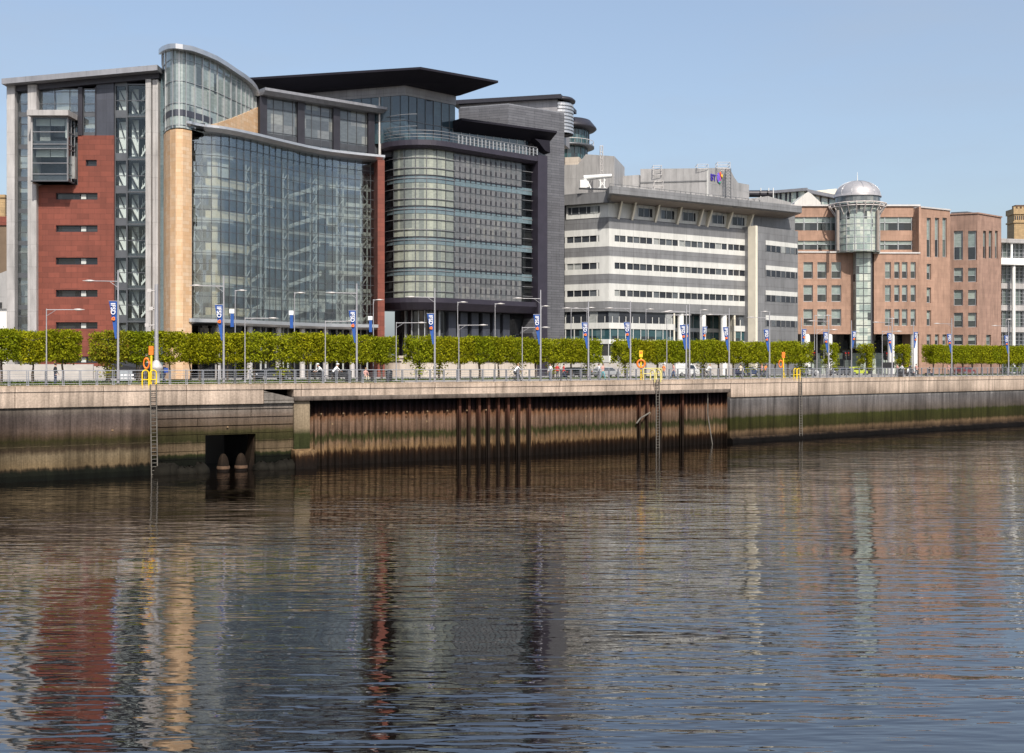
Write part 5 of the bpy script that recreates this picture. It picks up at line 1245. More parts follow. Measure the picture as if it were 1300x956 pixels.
for px,lab in ((1054,'free-standing narrow clipped tree left of the traffic lights, below the domed tower'),(1099,'free-standing narrow clipped tree in the middle of three, right of the glass shaft base'),(1146,'free-standing narrow clipped tree beside the rightmost white column of the undercroft')):
    p=line_pt(109.5,px); put_tree(protoS,(p.x,p.y,0),ANG+rt.random()*.3,lab,'three lone clipped trees')
for pr in protos+[protoS]:
    if pr.name not in used:
        for k,g in SRC[pr.name]: bpy.data.objects.remove(k)
        bpy.data.objects.remove(pr)

# ================================================================ banner poles and lamps
def parts_lamp(t,hgt,arm,side,az,r=.085,banner=None,mat='pole'):
    mb=MB(); mb.tube((0,0,0),(0,0,1.2),r*1.35,r*1.3,n=12); mb.tube((0,0,1.2),(0,0,hgt),r*1.1,r*.7,n=12); mb.tube((0,0,0),(0,0,.05),.22,n=12); mb.build('pole',M[mat],t)
    if arm:
        mb=MB(); mb.tube((0,0,az),(side*arm,0,az+.02),.035,n=6); mb.tube((0,0,az-.5),(side*arm*.35,0,az),.02,n=5); mb.build('arm',M[mat],t)
        mb=MB(); n=10; vs=[]
        for i in range(n+1):
            f=i/n; w=.20*math.sin(math.pi*min(1,f*1.15+.02))**.7 if f<.85 else .20*(1-f)/.15*.42
            x=side*(arm-.1+f*1.0); 
            for k in range(8):
                th=2*math.pi*k/8; vs.append((x,w*math.cos(th),az+.03+.45*w*math.sin(th)))
        mb.add(vs,[(i*8+k,(i+1)*8+k,(i+1)*8+(k+1)%8,i*8+(k+1)%8) for i in range(n) for k in range(8)],True); mb.build('lamp_head',M['lightsteel'],t)
TXT=text_mesh('IFSD',.50,.008,'LEFT'); TXT.materials.append(M['whitefab'])
def make_banner(t,z1,z0,w,side=-1):
    mb=MB(); n=14; vs=[]
    for i in range(n+1):
        f=i/n; z=z1+(z0-z1)*f; x0=side*.10; x1=side*(.10+w*(1-f*.82)); y=.05*math.sin(f*5)
        vs+=[(x0,y-.008,z),(x1,y*1.5-.008,z),(x1,y*1.5+.008,z),(x0,y+.008,z)]
    fs=[(0,1,2,3),(4*n+3,4*n+2,4*n+1,4*n)]
    for i in range(n): fs+=[(4*i+k,4*i+(k+1)%4,4*i+4+(k+1)%4,4*i+4+k) for k in range(4)]
    mb.add(vs,fs); b=mb.build('banner',M['bluefab'],t)
    me=TXT.copy(); ob=bpy.data.objects.new('lettering',me); C.objects.link(ob); ob.parent=b
    ob.rotation_euler=(R(90),R(90),0); ob.location=(side*(.10+w*.47),-.075,z1-.12)
    ob.scale=((z1-z0)*.38/1.15,w/.62,1)
    mb=MB(); cz=z1-(z1-z0)*.47; cx=side*(.10+w*.40)
    for k in range(3):
        pts=[]
        for i in range(10):
            th=R(120*k+i*24); rr=.05+.021*i*.8*w; pts.append((cx+rr*math.cos(th),-.085-.0,cz+rr*math.sin(th)))
        mb.path_tube(pts,.038*w/.6,n=5)
    mb.build('swirl_emblem',M['orangefab'],b)
    mb=MB(); mb.tube((0,0,z1+.02),(side*(w+.12),0,z1+.02),.02,n=5); mb.build('bracket',M['pole'],t)
ARM=math.atan2(Tq.y*.35,Tq.x)   # arms swing out along the quay
tall=reg_t=None
t=thing('banner_pole','','lamp post'); parts_lamp(t,9.25,1.9,-1,8.35); make_banner(t,6.75,3.75,.62); PT=reg(t)
places=['before the red-clad building stair tower','left of the rounded glass canopy end','in front of the terracotta end wall','at the left end of the dark plum building','in front of the grey side wall and buttress','at the left of the white banded building','above the orange lifebuoy ring',', left of the close pair below the entrance',', right of the close pair below the entrance','left of the stair block','in front of the grey stair block','left of the middle lone clipped tree','right of the lone tree at the white columns','in front of the pink stone corner block','before the white framed building']
data=[(155,343),(289.7,350),(460,360),(560,366),(695.5,368),(756.5,382),(810,382),(881.3,387),(885.2,386),(935.7,391),(987,395),(1062,400),(1142.5,402),(1218,404),(1290,407)]
for i,((px,py),pl) in enumerate(zip(data,places)):
    n_=Q.at(S(px),-1.15); Dq=FPX/n_.y
    lab='tall lamp pole with blue IFSD banner '+pl
    if i==0: o=PT; o.location=(n_.x,n_.y,0); o['label']=lab; o['group']='tall banner poles on the quay'; 
    else: o=copy_tree(PT,(n_.x,n_.y,0),0,lab,'tall banner poles on the quay')
    o.rotation_euler=(0,0,R(8)+rt.gauss(0,.06)); o.scale=(1,1,H(py,Dq)/9.25)
# back banner poles: banner on the right
t=thing('banner_pole','','lamp post'); parts_lamp(t,8.6,0,1,8); make_banner(t,6.9,4.3,.66,1); PB=reg(t)
for i,(px,py,D,pl) in enumerate([(1017.5,396,8.6,'by the grey stair block corner'),(1081,404,8.1,'before the glass shaft base'),(1159.5,404,7.9,'beside the rightmost white undercroft column'),(891,392,9.2,'behind the close pair of banner poles')]):
    q=P(px,D); lab='slim pole with blue banner on its right '+pl
    if i==0: o=PB; o.location=(*q,0); o['label']=lab; o['group']='slim poles with right-hand banners'
    else: o=copy_tree(PB,(*q,0),0,lab,'slim poles with right-hand banners')
# street lamps behind the trees
def make_street(h,arm,side,flag):
    t=thing('street_lamp','','street lamp'); parts_lamp(t,h,arm,side,h-.08,r=.055)
    if flag:
        mb=MB(); mb.box(-.60,-.10,-.02,.02,6.15,6.55); mb.build('white_placard',M['whitefab'],t)
        mb=MB(); mb.box(-.48,-.14,-.02,.02,4.9,6.13); mb.build('blue_pennant',M['bluefab'],t)
    return reg(t)
SL=make_street(8.3,.35,1,False); SF=make_street(8.3,.35,1,True); SW=make_street(6.0,2.3,1,False)
lampsF=[(298.6,368,'by the left end of the curved facade'),(373.8,371,'before the middle of the curved facade'),(474,380,'just left of the terracotta end wall')]
lamps=[(581,383,'in front of the dark plum building, left one'),(628.5,385,'in front of the dark plum building, middle one'),(687,388,'before the plum pilaster'),(725,391,'at the left edge of the white banded building'),(745,390,'before the left face of the banded building'),(820,392,'above the lifebuoy ring on the banded building'),(889,393,'by the entrance columns'),(966,395,'beside the painted sunlit corner'),(1034,400,'left of the first white undercroft column'),(1046,400,'beside the first white undercroft column'),(1128,404,'at the middle white undercroft column'),(1277,405,'in front of the white framed building'),(820.0,0,'')][:-1]
lows=[(59,392,'before the red wall at the left'),(503,409,'in the gap between the tree blocks'),(582.5,412,'before the dark ground floor windows'),(663,415,'before the raking buttress'),(846.5,399,'before the white bands, short one'),(1037,418,'behind the poles by the undercroft'),(1120,420,'right of the middle lone tree'),(311,403,'slightly right of the rounded canopy'),(413,407,'before the middle of the curved facade')]
def series(src,lst,n,base,grp,hz):
    for i,(px,py,pl) in enumerate(lst):
        q=line_pt(n,px); D=FPX/q.y; lab=base+' '+pl; s=(1,1,H(py,D)/hz)
        if i==0: src.location=(*q,0); src['label']=lab; src['group']=grp; src.scale=s; src.rotation_euler=(0,0,R(10))
        else: copy_tree(src,(*q,0),R(10)+rt.gauss(0,.1),lab,grp,s)
series(SF,lampsF,117,'street lamp with white and blue placard','street lamps with placards',8.3)
series(SL,lamps,117,'thin street lamp with a small head','street lamps by the road',8.3)
series(SW,lows,106.5,'low lamp post with a long right arm','low lamps with a long arm',6.0)
# thick camera mast
q=Q.at(S(212),-3.0); t=thing('camera_mast','thick grey camera mast with a bulging base before the tan curved tower','mast',(*q,0))
D=FPX/q.y; mb=MB(); x,y=q; mb.tube((x,y,1.5),(x,y,H(361,D)),.17,.14,n=14); mb.build('shaft',M['pole'],t)
mb=MB(); mb.lathe(x,y,[(.28,0),(.30,1.1),(.52,1.3),(.52,1.5),(.2,1.95),(.17,2.0)],16); mb.build('base',M['lightsteel'],t)
for z,s,l in ((H(369,D),-1,.5),(H(413,D),-1,.7),(H(392,D),-1,.35)):
    mb=MB(); mb.tube((x,y,z),(x+s*l,y,z),.05,n=6); mb.box(x+s*l-.22,x+s*l+.1,y-.14,y+.1,z-.12,z+.16); mb.build('camera_bracket',M['lightsteel'],t)

# ================================================================ people
def mat_person(nm,c): 
    k='cloth_'+nm
    if k not in M: M[k]=plain(k,c,.85,0,.15,3)
    return M[k]
M['skin']=plain('skin',(.52,.30,.21),.6,0,.06,3); M['hair_dark']=plain('dark_hair',(.03,.02,.014),.7,0,.2,9); M['hair_fair']=plain('fair_hair',(.30,.19,.09),.7,0,.2,9)
POSES={
 'stand':dict(hip=(0,0,.95),kn=[(-.10,-.02,.50),(.11,.0,.50)],an=[(-.12,.03,.08),(.12,.05,.08)],ne=(0,0,1.46),hd=(0,-.02,1.62),el=[(-.27,.02,1.18),(.27,.02,1.18)],wr=[(-.25,-.12,.93),(.25,-.10,.93)]),
 'walk':dict(hip=(0,0,.94),kn=[(-.10,-.20,.53),(.10,.03,.50)],an=[(-.10,-.30,.10),(.10,.32,.14)],ne=(0,-.03,1.45),hd=(0,-.06,1.61),el=[(-.27,.12,1.2),(.27,-.10,1.2)],wr=[(-.26,.18,.95),(.26,-.30,1.02)]),
 'walk2':dict(hip=(0,0,.94),kn=[(-.10,.05,.50),(.10,-.18,.54)],an=[(-.10,.30,.16),(.10,-.26,.10)],ne=(0,-.04,1.45),hd=(0,-.07,1.61),el=[(-.28,-.08,1.2),(.27,.12,1.2)],wr=[(-.25,-.28,1.08),(.27,.16,.97)]),
 'cycle':dict(hip=(0,.22,1.00),kn=[(-.11,-.20,.85),(.11,-.12,.62)],an=[(-.11,-.02,.48),(.11,.06,.22)],ne=(0,-.22,1.42),hd=(0,-.34,1.57),el=[(-.27,-.36,1.22),(.27,-.36,1.22)],wr=[(-.24,-.56,1.08),(.24,-.56,1.08)]),
 'sit':dict(hip=(0,.05,.50),kn=[(-.12,-.38,.50),(.12,-.38,.50)],an=[(-.12,-.42,.08),(.12,-.36,.08)],ne=(0,-.02,1.02),hd=(0,-.06,1.18),el=[(-.26,-.06,.78),(.26,-.06,.78)],wr=[(-.14,-.28,.64),(.14,-.28,.64)]),
}
PM={}
def person_mesh(pose):
    if pose in PM: return PM[pose]
    d=POSES[pose]; V=[];E=[];RD=[]
    def a(p,r,par=None):
        V.append(p); RD.append(r if isinstance(r,tuple) else (r,r)); i=len(V)-1
        if par is not None: E.append((par,i))
        return i
    hp=Vector(d['hip']); ne=Vector(d['ne']); hd=Vector(d['hd'])
    pel=a(tuple(hp),(.15,.105)); ws=a(tuple(hp.lerp(ne,.35)),(.125,.09),pel); ch=a(tuple(hp.lerp(ne,.72)),(.165,.11),ws); nb_=a(tuple(hp.lerp(ne,.95)),(.085,.075),ch); nk=a(tuple(ne.lerp(hd,.35)),.052,nb_); h1=a(tuple(hd),(.080,.092),nk); a(tuple(hd+Vector((0,-.005,.10))),(.072,.082),h1)
    a(tuple(hd+Vector((0,-.10,.0))),.018,h1)
    for k,s in ((0,-1),(1,1)):
        th=a((hp.x+s*.095,hp.y,hp.z-.08),.088,pel); kn=a(d['kn'][k],.058,th); an=a(d['an'][k],.038,kn); n2=Vector(d['an'][k])
        hl=a(tuple(n2+Vector((0,-.05,-.045))),(.042,.035),an); a(tuple(n2+Vector((0,-.18,-.055))),(.042,.022),hl)
        sh=a((ne.x+s*.17,ne.y,ne.z-.05),.058,nb_); el=a(d['el'][k],.042,sh); w=a(d['wr'][k],.030,el); wv=(Vector(d['wr'][k])-Vector(d['el'][k])).normalized()
        wp=Vector(d['wr'][k]); pm=a(tuple(wp+wv*.07),(.034,.020),w)
        for f,(ox,ln) in enumerate(((-.028,.075),(-.010,.09),(.010,.085),(.027,.065))):
            a(tuple(wp+wv*(.07+ln)+Vector((ox,-.02,0))),.009,pm)
        a(tuple(wp+wv*.07+Vector((-s*.045,-.035,0))),.010,w)
    me=bpy.data.meshes.new('person_'+pose); me.from_pydata(V,E,[]); ob=bpy.data.objects.new('tmp',me); C.objects.link(ob)
    sk=ob.modifiers.new('s','SKIN'); sk.use_smooth_shade=True; ss=ob.modifiers.new('u','SUBSURF'); ss.levels=1; ss.render_levels=1
    for i,v in enumerate(me.skin_vertices[0].data): v.radius=RD[i]; v.use_root=(i==0)
    dg=bpy.context.evaluated_depsgraph_get(); m2=bpy.data.meshes.new_from_object(ob.evaluated_get(dg)); bpy.data.objects.remove(ob); m2.uv_layers.new(name='m')
    z_n=ne.z+.0
    wr=[Vector(x) for x in d['wr']]; el=[Vector(x) for x in d['el']]
    for p in m2.polygons:
        c=p.center; mi=0
        if (c-Vector(d['an'][0])).length<.24 and c.z<d['an'][0][2]+.06 or (c-Vector(d['an'][1])).length<.24 and c.z<d['an'][1][2]+.06: mi=3
        elif (c-hd).length<.25 and (c-ne).dot(hd-ne)>.3*(hd-ne).length_squared: mi=2
        elif min((c-w).dot((w-e).normalized()) if (c-w).length<.22 else -1 for w,e in zip(wr,el))>-.02 or any((c-w).length<.20 and (c-w).dot((w-e).normalized())>-.02 for w,e in zip(wr,el)): mi=2
        elif pose!='sit' and c.z<hp.z+.02 and abs(c.x)<.23: mi=1
        elif pose=='sit' and (c.z<hp.z+.06 or c.y<-.20) and abs(c.x)<.25 and c.z<.62: mi=1
        p.material_index=mi
    hs=MB(); hs.ell((hd.x,hd.y+.012,hd.z+.075),(.097,.108,.10),12,8); 
    hs.v=[(x,y,max(z,hd.z+.05+(.08 if y<hd.y-.04 else -.07))) for x,y,z in hs.v]
    PM[pose]=(m2,hs); return PM[pose]
def person(pose,q,rz,label,top,bot,hair='hair_dark',extra=None,group=None,s=1.0,z=0):
    m2,hs=person_mesh(pose); me=m2.copy()
    for m in (top,bot,M['skin'],M['black']): me.materials.append(m)
    t=thing('person',label,'person',(q[0],q[1],z),group,rz); t.rotation_euler=(0,0,rz); t.scale=(s,s,s)
    b=bpy.data.objects.new('body',me); C.objects.link(b); b.parent=t
    hs.build('hair',M[hair],t,origin=(0,0,0))
    if extra=='bag':
        mb=MB(); mb.box(-.16,.16,.12,.30,.98,1.38); mb.build('rucksack',mat_person('bluebag',(.04,.09,.35)),t,origin=(0,0,0))
    if extra=='helmet':
        d=POSES[pose]['hd']; mb=MB(); mb.ell((d[0],d[1],d[2]+.13),(.12,.15,.08),10,6); mb.build('helmet',M['white'],t,origin=(0,0,0))
    return t
def bicycle(q,rz,label,mat='black'):
    t=thing('bicycle',label,'bicycle',(q[0],q[1],0),'bicycles on the promenade'); t.rotation_euler=(0,0,rz); O=(0,0,0)
    for y in (.52,-.52):
        mb=MB(); vs=[]; n=20
        for i in range(n):
            th=2*math.pi*i/n
            for k in range(5):
                ph=2*math.pi*k/5; r=.33+.02*math.cos(ph); vs.append((.02*math.sin(ph),y+r*math.cos(th),.345+r*math.sin(th)))
        mb.add(vs,[(i*5+k,((i+1)%n)*5+k,((i+1)%n)*5+(k+1)%5,i*5+(k+1)%5) for i in range(n) for k in range(5)],True)
        for i in range(8): th=math.pi*i/4; mb.tube((0,y,.345),(0,y+.32*math.cos(th),.345+.32*math.sin(th)),.005,n=3)
        mb.build('wheel',M['rubber'],t,O)
    mb=MB()
    for a,b in (((0,.52,.345),(0,.12,.30)),((0,.12,.30),(0,.20,.85)),((0,.52,.345),(0,.18,.75)),((0,.12,.30),(0,-.38,.80)),((0,.19,.80),(0,-.36,.85)),((0,-.36,.95),(0,-.52,.345))): mb.tube(a,b,.018,n=6)
    mb.build('frame',M[mat],t,O)
    mb=MB(); mb.tube((0,-.36,.95),(0,-.42,1.05),.015,n=6); mb.tube((-.27,-.48,1.07),(.27,-.48,1.07),.015,n=6); mb.build('handlebar',M['steel'],t,O)
    mb=MB(); mb.ell((0,.22,.90),(.07,.14,.035),8,5); mb.build('saddle',M['black'],t,O)
blk=mat_person('black',(.02,.02,.025)); nav=mat_person('navy',(.02,.03,.07)); wht=mat_person('white',(.75,.75,.75)); red=mat_person('red',(.45,.03,.03)); pnk=mat_person('pink',(.62,.33,.28)); crm=mat_person('cream',(.60,.52,.38)); den=mat_person('denim',(.06,.10,.20)); gry=mat_person('grey',(.15,.15,.16)); tur=mat_person('turquoise',(.12,.35,.38)); hiv=mat_person('hivis',(.70,.75,.05)); org=mat_person('orange',(.75,.22,.05))
qn=lambda px,w=-4: Q.at(S(px),w)
g=None
person('stand',qn(89,-4.5),ANG+R(100),'dark-clothed person standing alone behind the railing in front of the grey plinth',blk,nav)
person('walk',qn(231,-5),ANG+R(200),'person in dark clothes with a blue rucksack, by the tan stone tower base',blk,nav,extra='bag')
person('walk',qn(223,-6),ANG+R(20),'person in a dark jacket next to the thick camera mast',blk,gry)
for px,lab,rz in ((432,'cyclist in a white shirt, left of the white-shirted pair',-90),(446,'cyclist bent forward in a loose white shirt, right of the pair',90)):
    p=qn(px,-4.2 if px<440 else -3.6); person('cycle',p,ANG+R(rz),lab,wht,blk,extra='helmet'); bicycle(p,ANG+R(rz),'black bicycle ridden by the '+('left' if px<440 else 'right')+' white-shirted cyclist')
p=qn(683,-3.6); person('cycle',p,ANG+R(90),'cyclist in a billowing white top in front of the grey side wall',wht,blk,'hair_fair'); bicycle(p,ANG+R(90),'dark bicycle under the cyclist before the grey side wall')
person('sit',qn(540,-12),ANG,'person in pink sitting on the bench by the dark litter bin',pnk,crm,'hair_fair',z=.02)
spots=[(703.5,-6,'walk','person in a dark top right of the pole with the buttress behind',blk,nav),(709,-6.5,'walk2','person in black walking below the dark grey side wall',blk,blk),(751.5,-4.5,'walk','person in a red top left of the banner pole at the banded building',red,nav),(762,-8,'stand','person in white behind the railing, between two poles',wht,den),(771,-8,'stand','person in a red jacket standing below the gap in the trees',red,blk),(795,-3.6,'walk2','person in a pink top and turquoise trousers at the railing',pnk,tur),(833,-9,'stand','person in white behind the pale yellow ladder gate',wht,gry),(914,-7,'walk','person in a pink and white top under the trees below the entrance',pnk,den),(931,-3.8,'cycle','cyclist in white by the pole right of the entrance columns',wht,gry),(941,-12,'stand','person in orange standing under the trees near the stair block',org,den),(971.5,-3.6,'walk','person in a cream jacket walking at the railing below the stair block',crm,blk),(1031,-7,'walk2','person in an orange-red top near the traffic lights',org,nav),(1042,-9,'walk','person in pink left of the first lone clipped tree',pnk,nav),(1173,-4,'walk','left-hand walker of a couple, in a pinkish top',pnk,blk),(1178.5,-4,'walk2','right-hand walker of a couple, in a white top',wht,gry),(1197,-4,'walk','person in a pink top and black trousers left of the banner pole',pnk,blk),(1213,-7,'walk2','person in a dark suit behind the banner pole',blk,blk),(1234,-10,'sit','person in white sitting under the right-hand trees',wht,gry),(1253,-9,'sit','person in dark clothes sitting under the right-hand trees',blk,den),(1277,-9,'stand','person in a salmon top near the right edge',pnk,gry),(1239,-10,'sit','person in grey sitting beside the one in white under the right-hand trees',gry,nav)]
for i,(px,w,po,lab,a,b) in enumerate(spots):
    p=qn(px,w); rz=ANG+R([80,-95,75,-80,170,0][i%6]); person(po,p,rz,lab,a,b,'hair_fair' if i%4==0 else 'hair_dark')
    if po=='cycle': bicycle(p,rz,'bicycle under the cyclist right of the entrance columns')
# benches for the sitters
def bench(q,rz,label):
    t=thing('bench',label,'bench',(q[0],q[1],0),'benches under the trees'); t.rotation_euler=(0,0,rz); O=(0,0,0)
    mb=MB(); 
    for k in range(4): mb.box(-.9,.9,-.22+k*.12,-.13+k*.12,.40,.44)
    mb.build('seat',M['bark'],t,O)
    for s in (-.7,.7): mb=MB(); mb.box(s-.04,s+.04,-.2,.24,0,.40); mb.build('leg',M['black'],t,O)
bench(qn(540,-11.95),ANG,'slatted bench under the person in pink'); bench(qn(1236.5,-10),ANG,'slatted bench under the white and grey sitters'); bench(qn(1253,-9),ANG,'slatted bench under the sitter in dark clothes')
# ================================================================ street furniture
def bin_(px,w,label):
    q=qn(px,w); t=thing('litter_bin',label,'bin',(q.x,q.y,0),'black litter bins'); mb=MB(); mb.lathe(q.x,q.y,[(0,0),(.30,0),(.34,.75),(.33,.95),(0,.95)],14); mb.build('body',M['black'],t)
    mb=MB(); mb.lathe(q.x,q.y,[(.36,.93),(.37,1.0),(.2,1.12),(0,1.14)],14); mb.build('lid',M['black'],t)
bin_(553,-9,'black litter bin beside the bench left of the banner pole'); bin_(1153.5,-1.2,'black litter bin against the railing, right of the last lone tree'); bin_(497,-9,'black litter bin in the gap between the tree blocks')
def traffic(px,n,label,rz=0):
    q=line_pt(n,px); t=thing('traffic_light',label,'traffic light',(q.x,q.y,0),'traffic lights by the crossing'); t.rotation_euler=(0,0,rz); O=(0,0,0)
    mb=MB(); mb.tube((0,0,0),(0,0,3.6),.06,n=8); mb.build('post',M['black'],t,O)
    mb=MB(); mb.box(-.32,.32,-.05,.02,2.35,3.75); mb.build('backing_board',M['black'],t,O)
    mb=MB(); mb.box(-.16,.16,-.28,-.05,2.5,3.6); hs=mb.build('signal_head',M['black'],t,O)
    for k,c in enumerate(('redlens','rust','dark')):
        mb=MB(); mb.tube((0,-.36,3.4-k*.34),(0,-.28,3.4-k*.34),.11,n=10); mb.build('lens',M[c],hs,O)
traffic(1030,112,'left-hand traffic light of the pair left of the first lone tree',.2); traffic(1034.5,112,'right-hand traffic light of the pair left of the first lone tree',-.4)
traffic(1072,114,'traffic light left of the pole before the glass shaft',.3); traffic(1078,112,'traffic light nearest the pole before the glass shaft',-.5); traffic(1124,112,'traffic light by the black notice board',.4)
q=line_pt(108,1128); t=thing('notice_board','black notice board on two legs left of the middle white column','notice board',(*q,0)); mb=MB(); mb.box(q.x-.85,q.x+.85,q.y-.05,q.y+.05,1.15,2.0); mb.build('panel',M['black'],t)
for s in (-.6,.6): mb=MB(); mb.tube((q.x+s,q.y,0),(q.x+s,q.y,1.2),.05,n=6); mb.build('leg',M['black'],t)
q=Q.at(S(166),-1.6); t=thing('info_board','low grey-white information board behind the railing left of the yellow hoops','board',(*q,0)); 
b_=Q.at(S(157),-1.6); e_=Q.at(S(175),-1.6); mb=MB(); Q.box(mb,S(157),S(175),.35,1.15,-1.65,-1.6); mb.build('panel',mat_person('boardgrey',(.30,.33,.36)),t)
mb=MB()
for k in range(4):
    Q.box(mb,S(160)+k*.28,S(160)+k*.28+.2,.72,.88,-1.595,-1.585); Q.box(mb,S(160)+k*.28,S(160)+k*.28+.22,.5,.6,-1.595,-1.585)
mb.build('print_block',M['whitefab'],t)
for u in (S(158),S(174)): mb=MB(); Q.box(mb,u-.03,u+.03,0,.36,-1.66,-1.6); mb.build('leg',M['rail'],t)
def ground_sign(px,n,z,w,h,mat,label,nm='road_sign',shape='round'):
    q=line_pt(n,px); t=thing(nm,label,'road sign',(*q,0)); mb=MB(); mb.tube((q.x,q.y,0),(q.x,q.y,z+h),.045,n=7); mb.build('post',M['pole'],t)
    mb=MB()
    if shape=='tri': mb.add([(q.x-w,q.y-.08,z-h*.6),(q.x+w,q.y-.08,z-h*.6),(q.x,q.y-.08,z+h),(q.x-w,q.y-.05,z-h*.6),(q.x+w,q.y-.05,z-h*.6),(q.x,q.y-.05,z+h)],[(0,1,2),(5,4,3),(0,3,4,1),(1,4,5,2),(2,5,3,0)])
    elif shape=='round': mb.tube((q.x,q.y-.08,z),(q.x,q.y-.05,z),w,n=18)
    else: mb.box(q.x-w,q.x+w,q.y-.08,q.y-.05,z-h,z+h)
    mb.build('face',mat,t)
ground_sign(742.5,117,6.6,.35,.6,red,'red round sign above the trees at the left end of the banded building'); ground_sign(839,121,2.3,.9,.6,M['whitefab'],'wide white sign seen under the trees right of the lifebuoy ring',shape='box')
ground_sign(915.5,119,2.9,.35,.35,red,'small red round sign under the trees below the entrance'); ground_sign(999,113,2.2,.42,.55,pnk,'pale red triangular sign beside the right-hand orange lifebuoy post',shape='tri')
ground_sign(738.5,119,2.9,.2,.4,hiv,'small yellow sign under the trees below the banded building',shape='box')
# grey retaining wall below the banded building and left ramp wall
mb=MB(); A=line_pt(134.5,700); 
WL=Path([(700,FPX/line_pt(134,700).y),(1012,FPX/line_pt(134,1012).y)]); WL.box(mb,0,WL.L,0,1.9,-.3,0)
tag(mb.build('retaining_wall',M['conc'],None,(*WL.at(WL.L/2),0)),'long low grey wall at the back of the road below the white banded building','wall')
WL=Path([(-40,11.3),(118,11.3)]); mb=MB(); WL.box(mb,0,WL.L,0,1.7,-.3,0); tag(mb.build('retaining_wall',M['conc'],None,(*WL.at(WL.L/2),0)),'low grey wall under the red-clad building at the left','wall')
# ================================================================ cars
def make_car(nm,label,paint,van=False):
    t=thing(nm,label,'van' if van else 'car',(0,0,0)); L_,W_=(4.9,1.9) if van else (4.3,1.74)
    hb,hc=(1.05,2.0) if van else (.82,1.42)
    if van: pr=[(-2.45,.35),(-2.45,1.9),(-2.3,1.98),(1.0,1.98),(1.35,1.85),(1.9,1.15),(2.4,1.0),(2.45,.35)]
    else: pr=[(-2.12,.32),(-2.15,.80),(-1.95,.92),(-1.45,1.36),(-1.1,1.42),(.2,1.42),(.5,1.36),(1.15,.93),(1.95,.80),(2.12,.62),(2.12,.32)]
    n=len(pr); vs=[]
    for s,k in ((-1,.0),(-1,.06),(1,.06),(1,0)):
        for x,z in pr:
            tp=1-max(0,(z-hb))*.22; yy=s*(W_/2-(.06 if k==0 else 0))*tp if k else s*W_/2*tp*.985
            vs.append((x,s*W_/2*tp-(s*.0),z))
    vs=vs[:n]+vs[3*n:]
    mb=MB(); mb.add(vs,[tuple(range(n)),tuple(reversed(range(n,2*n)))]+[(i,n+i,n+(i+1)%n,(i+1)%n) for i in range(n)]); b=mb.build('body',paint,t)
    bm=bmesh.new(); bm.from_mesh(b.data); bmesh.ops.recalc_face_normals(bm,faces=bm.faces); bmesh.ops.bevel(bm,geom=[e for e in bm.edges],offset=.05,segments=2,affect='EDGES'); bm.to_mesh(b.data); bm.free()
    for s in (-1,1):
        mb=MB()
        def sd(pts): 
            tpf=lambda z:1-max(0,(z-hb))*.22
            mb.add([(x,s*(W_/2*tpf(z)+.012),z) for x,z in pts]+[(x,s*(W_/2*tpf(z)-.03),z) for x,z in pts],[(0,1,2,3),(7,6,5,4),(0,4,5,1),(1,5,6,2),(2,6,7,3),(3,7,4,0)])
        if van: sd([(.35,1.15),(1.55,1.15),(1.25,1.72),(.35,1.72)])
        else: sd([(-1.55,.93),(-.28,.93),(-.28,1.32),(-1.25,1.32)]); sd([(-.2,.93),(.98,.93),(.48,1.32),(-.2,1.32)])
        mb.build('side_window',M['carglass'],t)
    for x0,z0,x1,z1 in (((1.42,1.72,1.80,1.25),) if van else ((.55,1.34,1.10,.97),(-1.42,1.35,-1.90,.96))):
        mb=MB(); o=.03 if x0>0 else -.03; mb.add([(x0+o,-W_*.38,z0),(x0+o,W_*.38,z0),(x1+o,W_*.43,z1),(x1+o,-W_*.43,z1),(x0,-W_*.38,z0-.03),(x0,W_*.38,z0-.03),(x1,W_*.43,z1-.03),(x1,-W_*.43,z1-.03)],[(0,1,2,3),(7,6,5,4),(0,4,5,1),(1,5,6,2),(2,6,7,3),(3,7,4,0)]); mb.build('windscreen',M['carglass'],t)
    for x in (-1.32,1.32):
        for s in (-1,1):
            mb=MB(); mb.tube((x,s*(W_/2-.2),.32),(x,s*(W_/2+.02),.32),.32,n=18); wl=mb.build('wheel',M['rubber'],t)
            mb=MB(); mb.tube((x,s*(W_/2),.32),(x,s*(W_/2+.035),.32),.20,n=12); mb.build('rim',M['steel'],wl)
    for s in (-1,1):
        mb=MB(); mb.ell((2.1 if not van else 2.42,s*.6,.68),(.06,.2,.09),8,5); mb.build('headlight',M['whitemetal'],t)
        mb=MB(); mb.ell((-2.12 if not van else -2.44,s*.66,.78),(.05,.12,.1),8,5); mb.build('tail_light',M['redlens'],t)
    return reg(t)
def paint(nm,c): return plain(nm,c,.25,.1,.02,1,spec=.8)
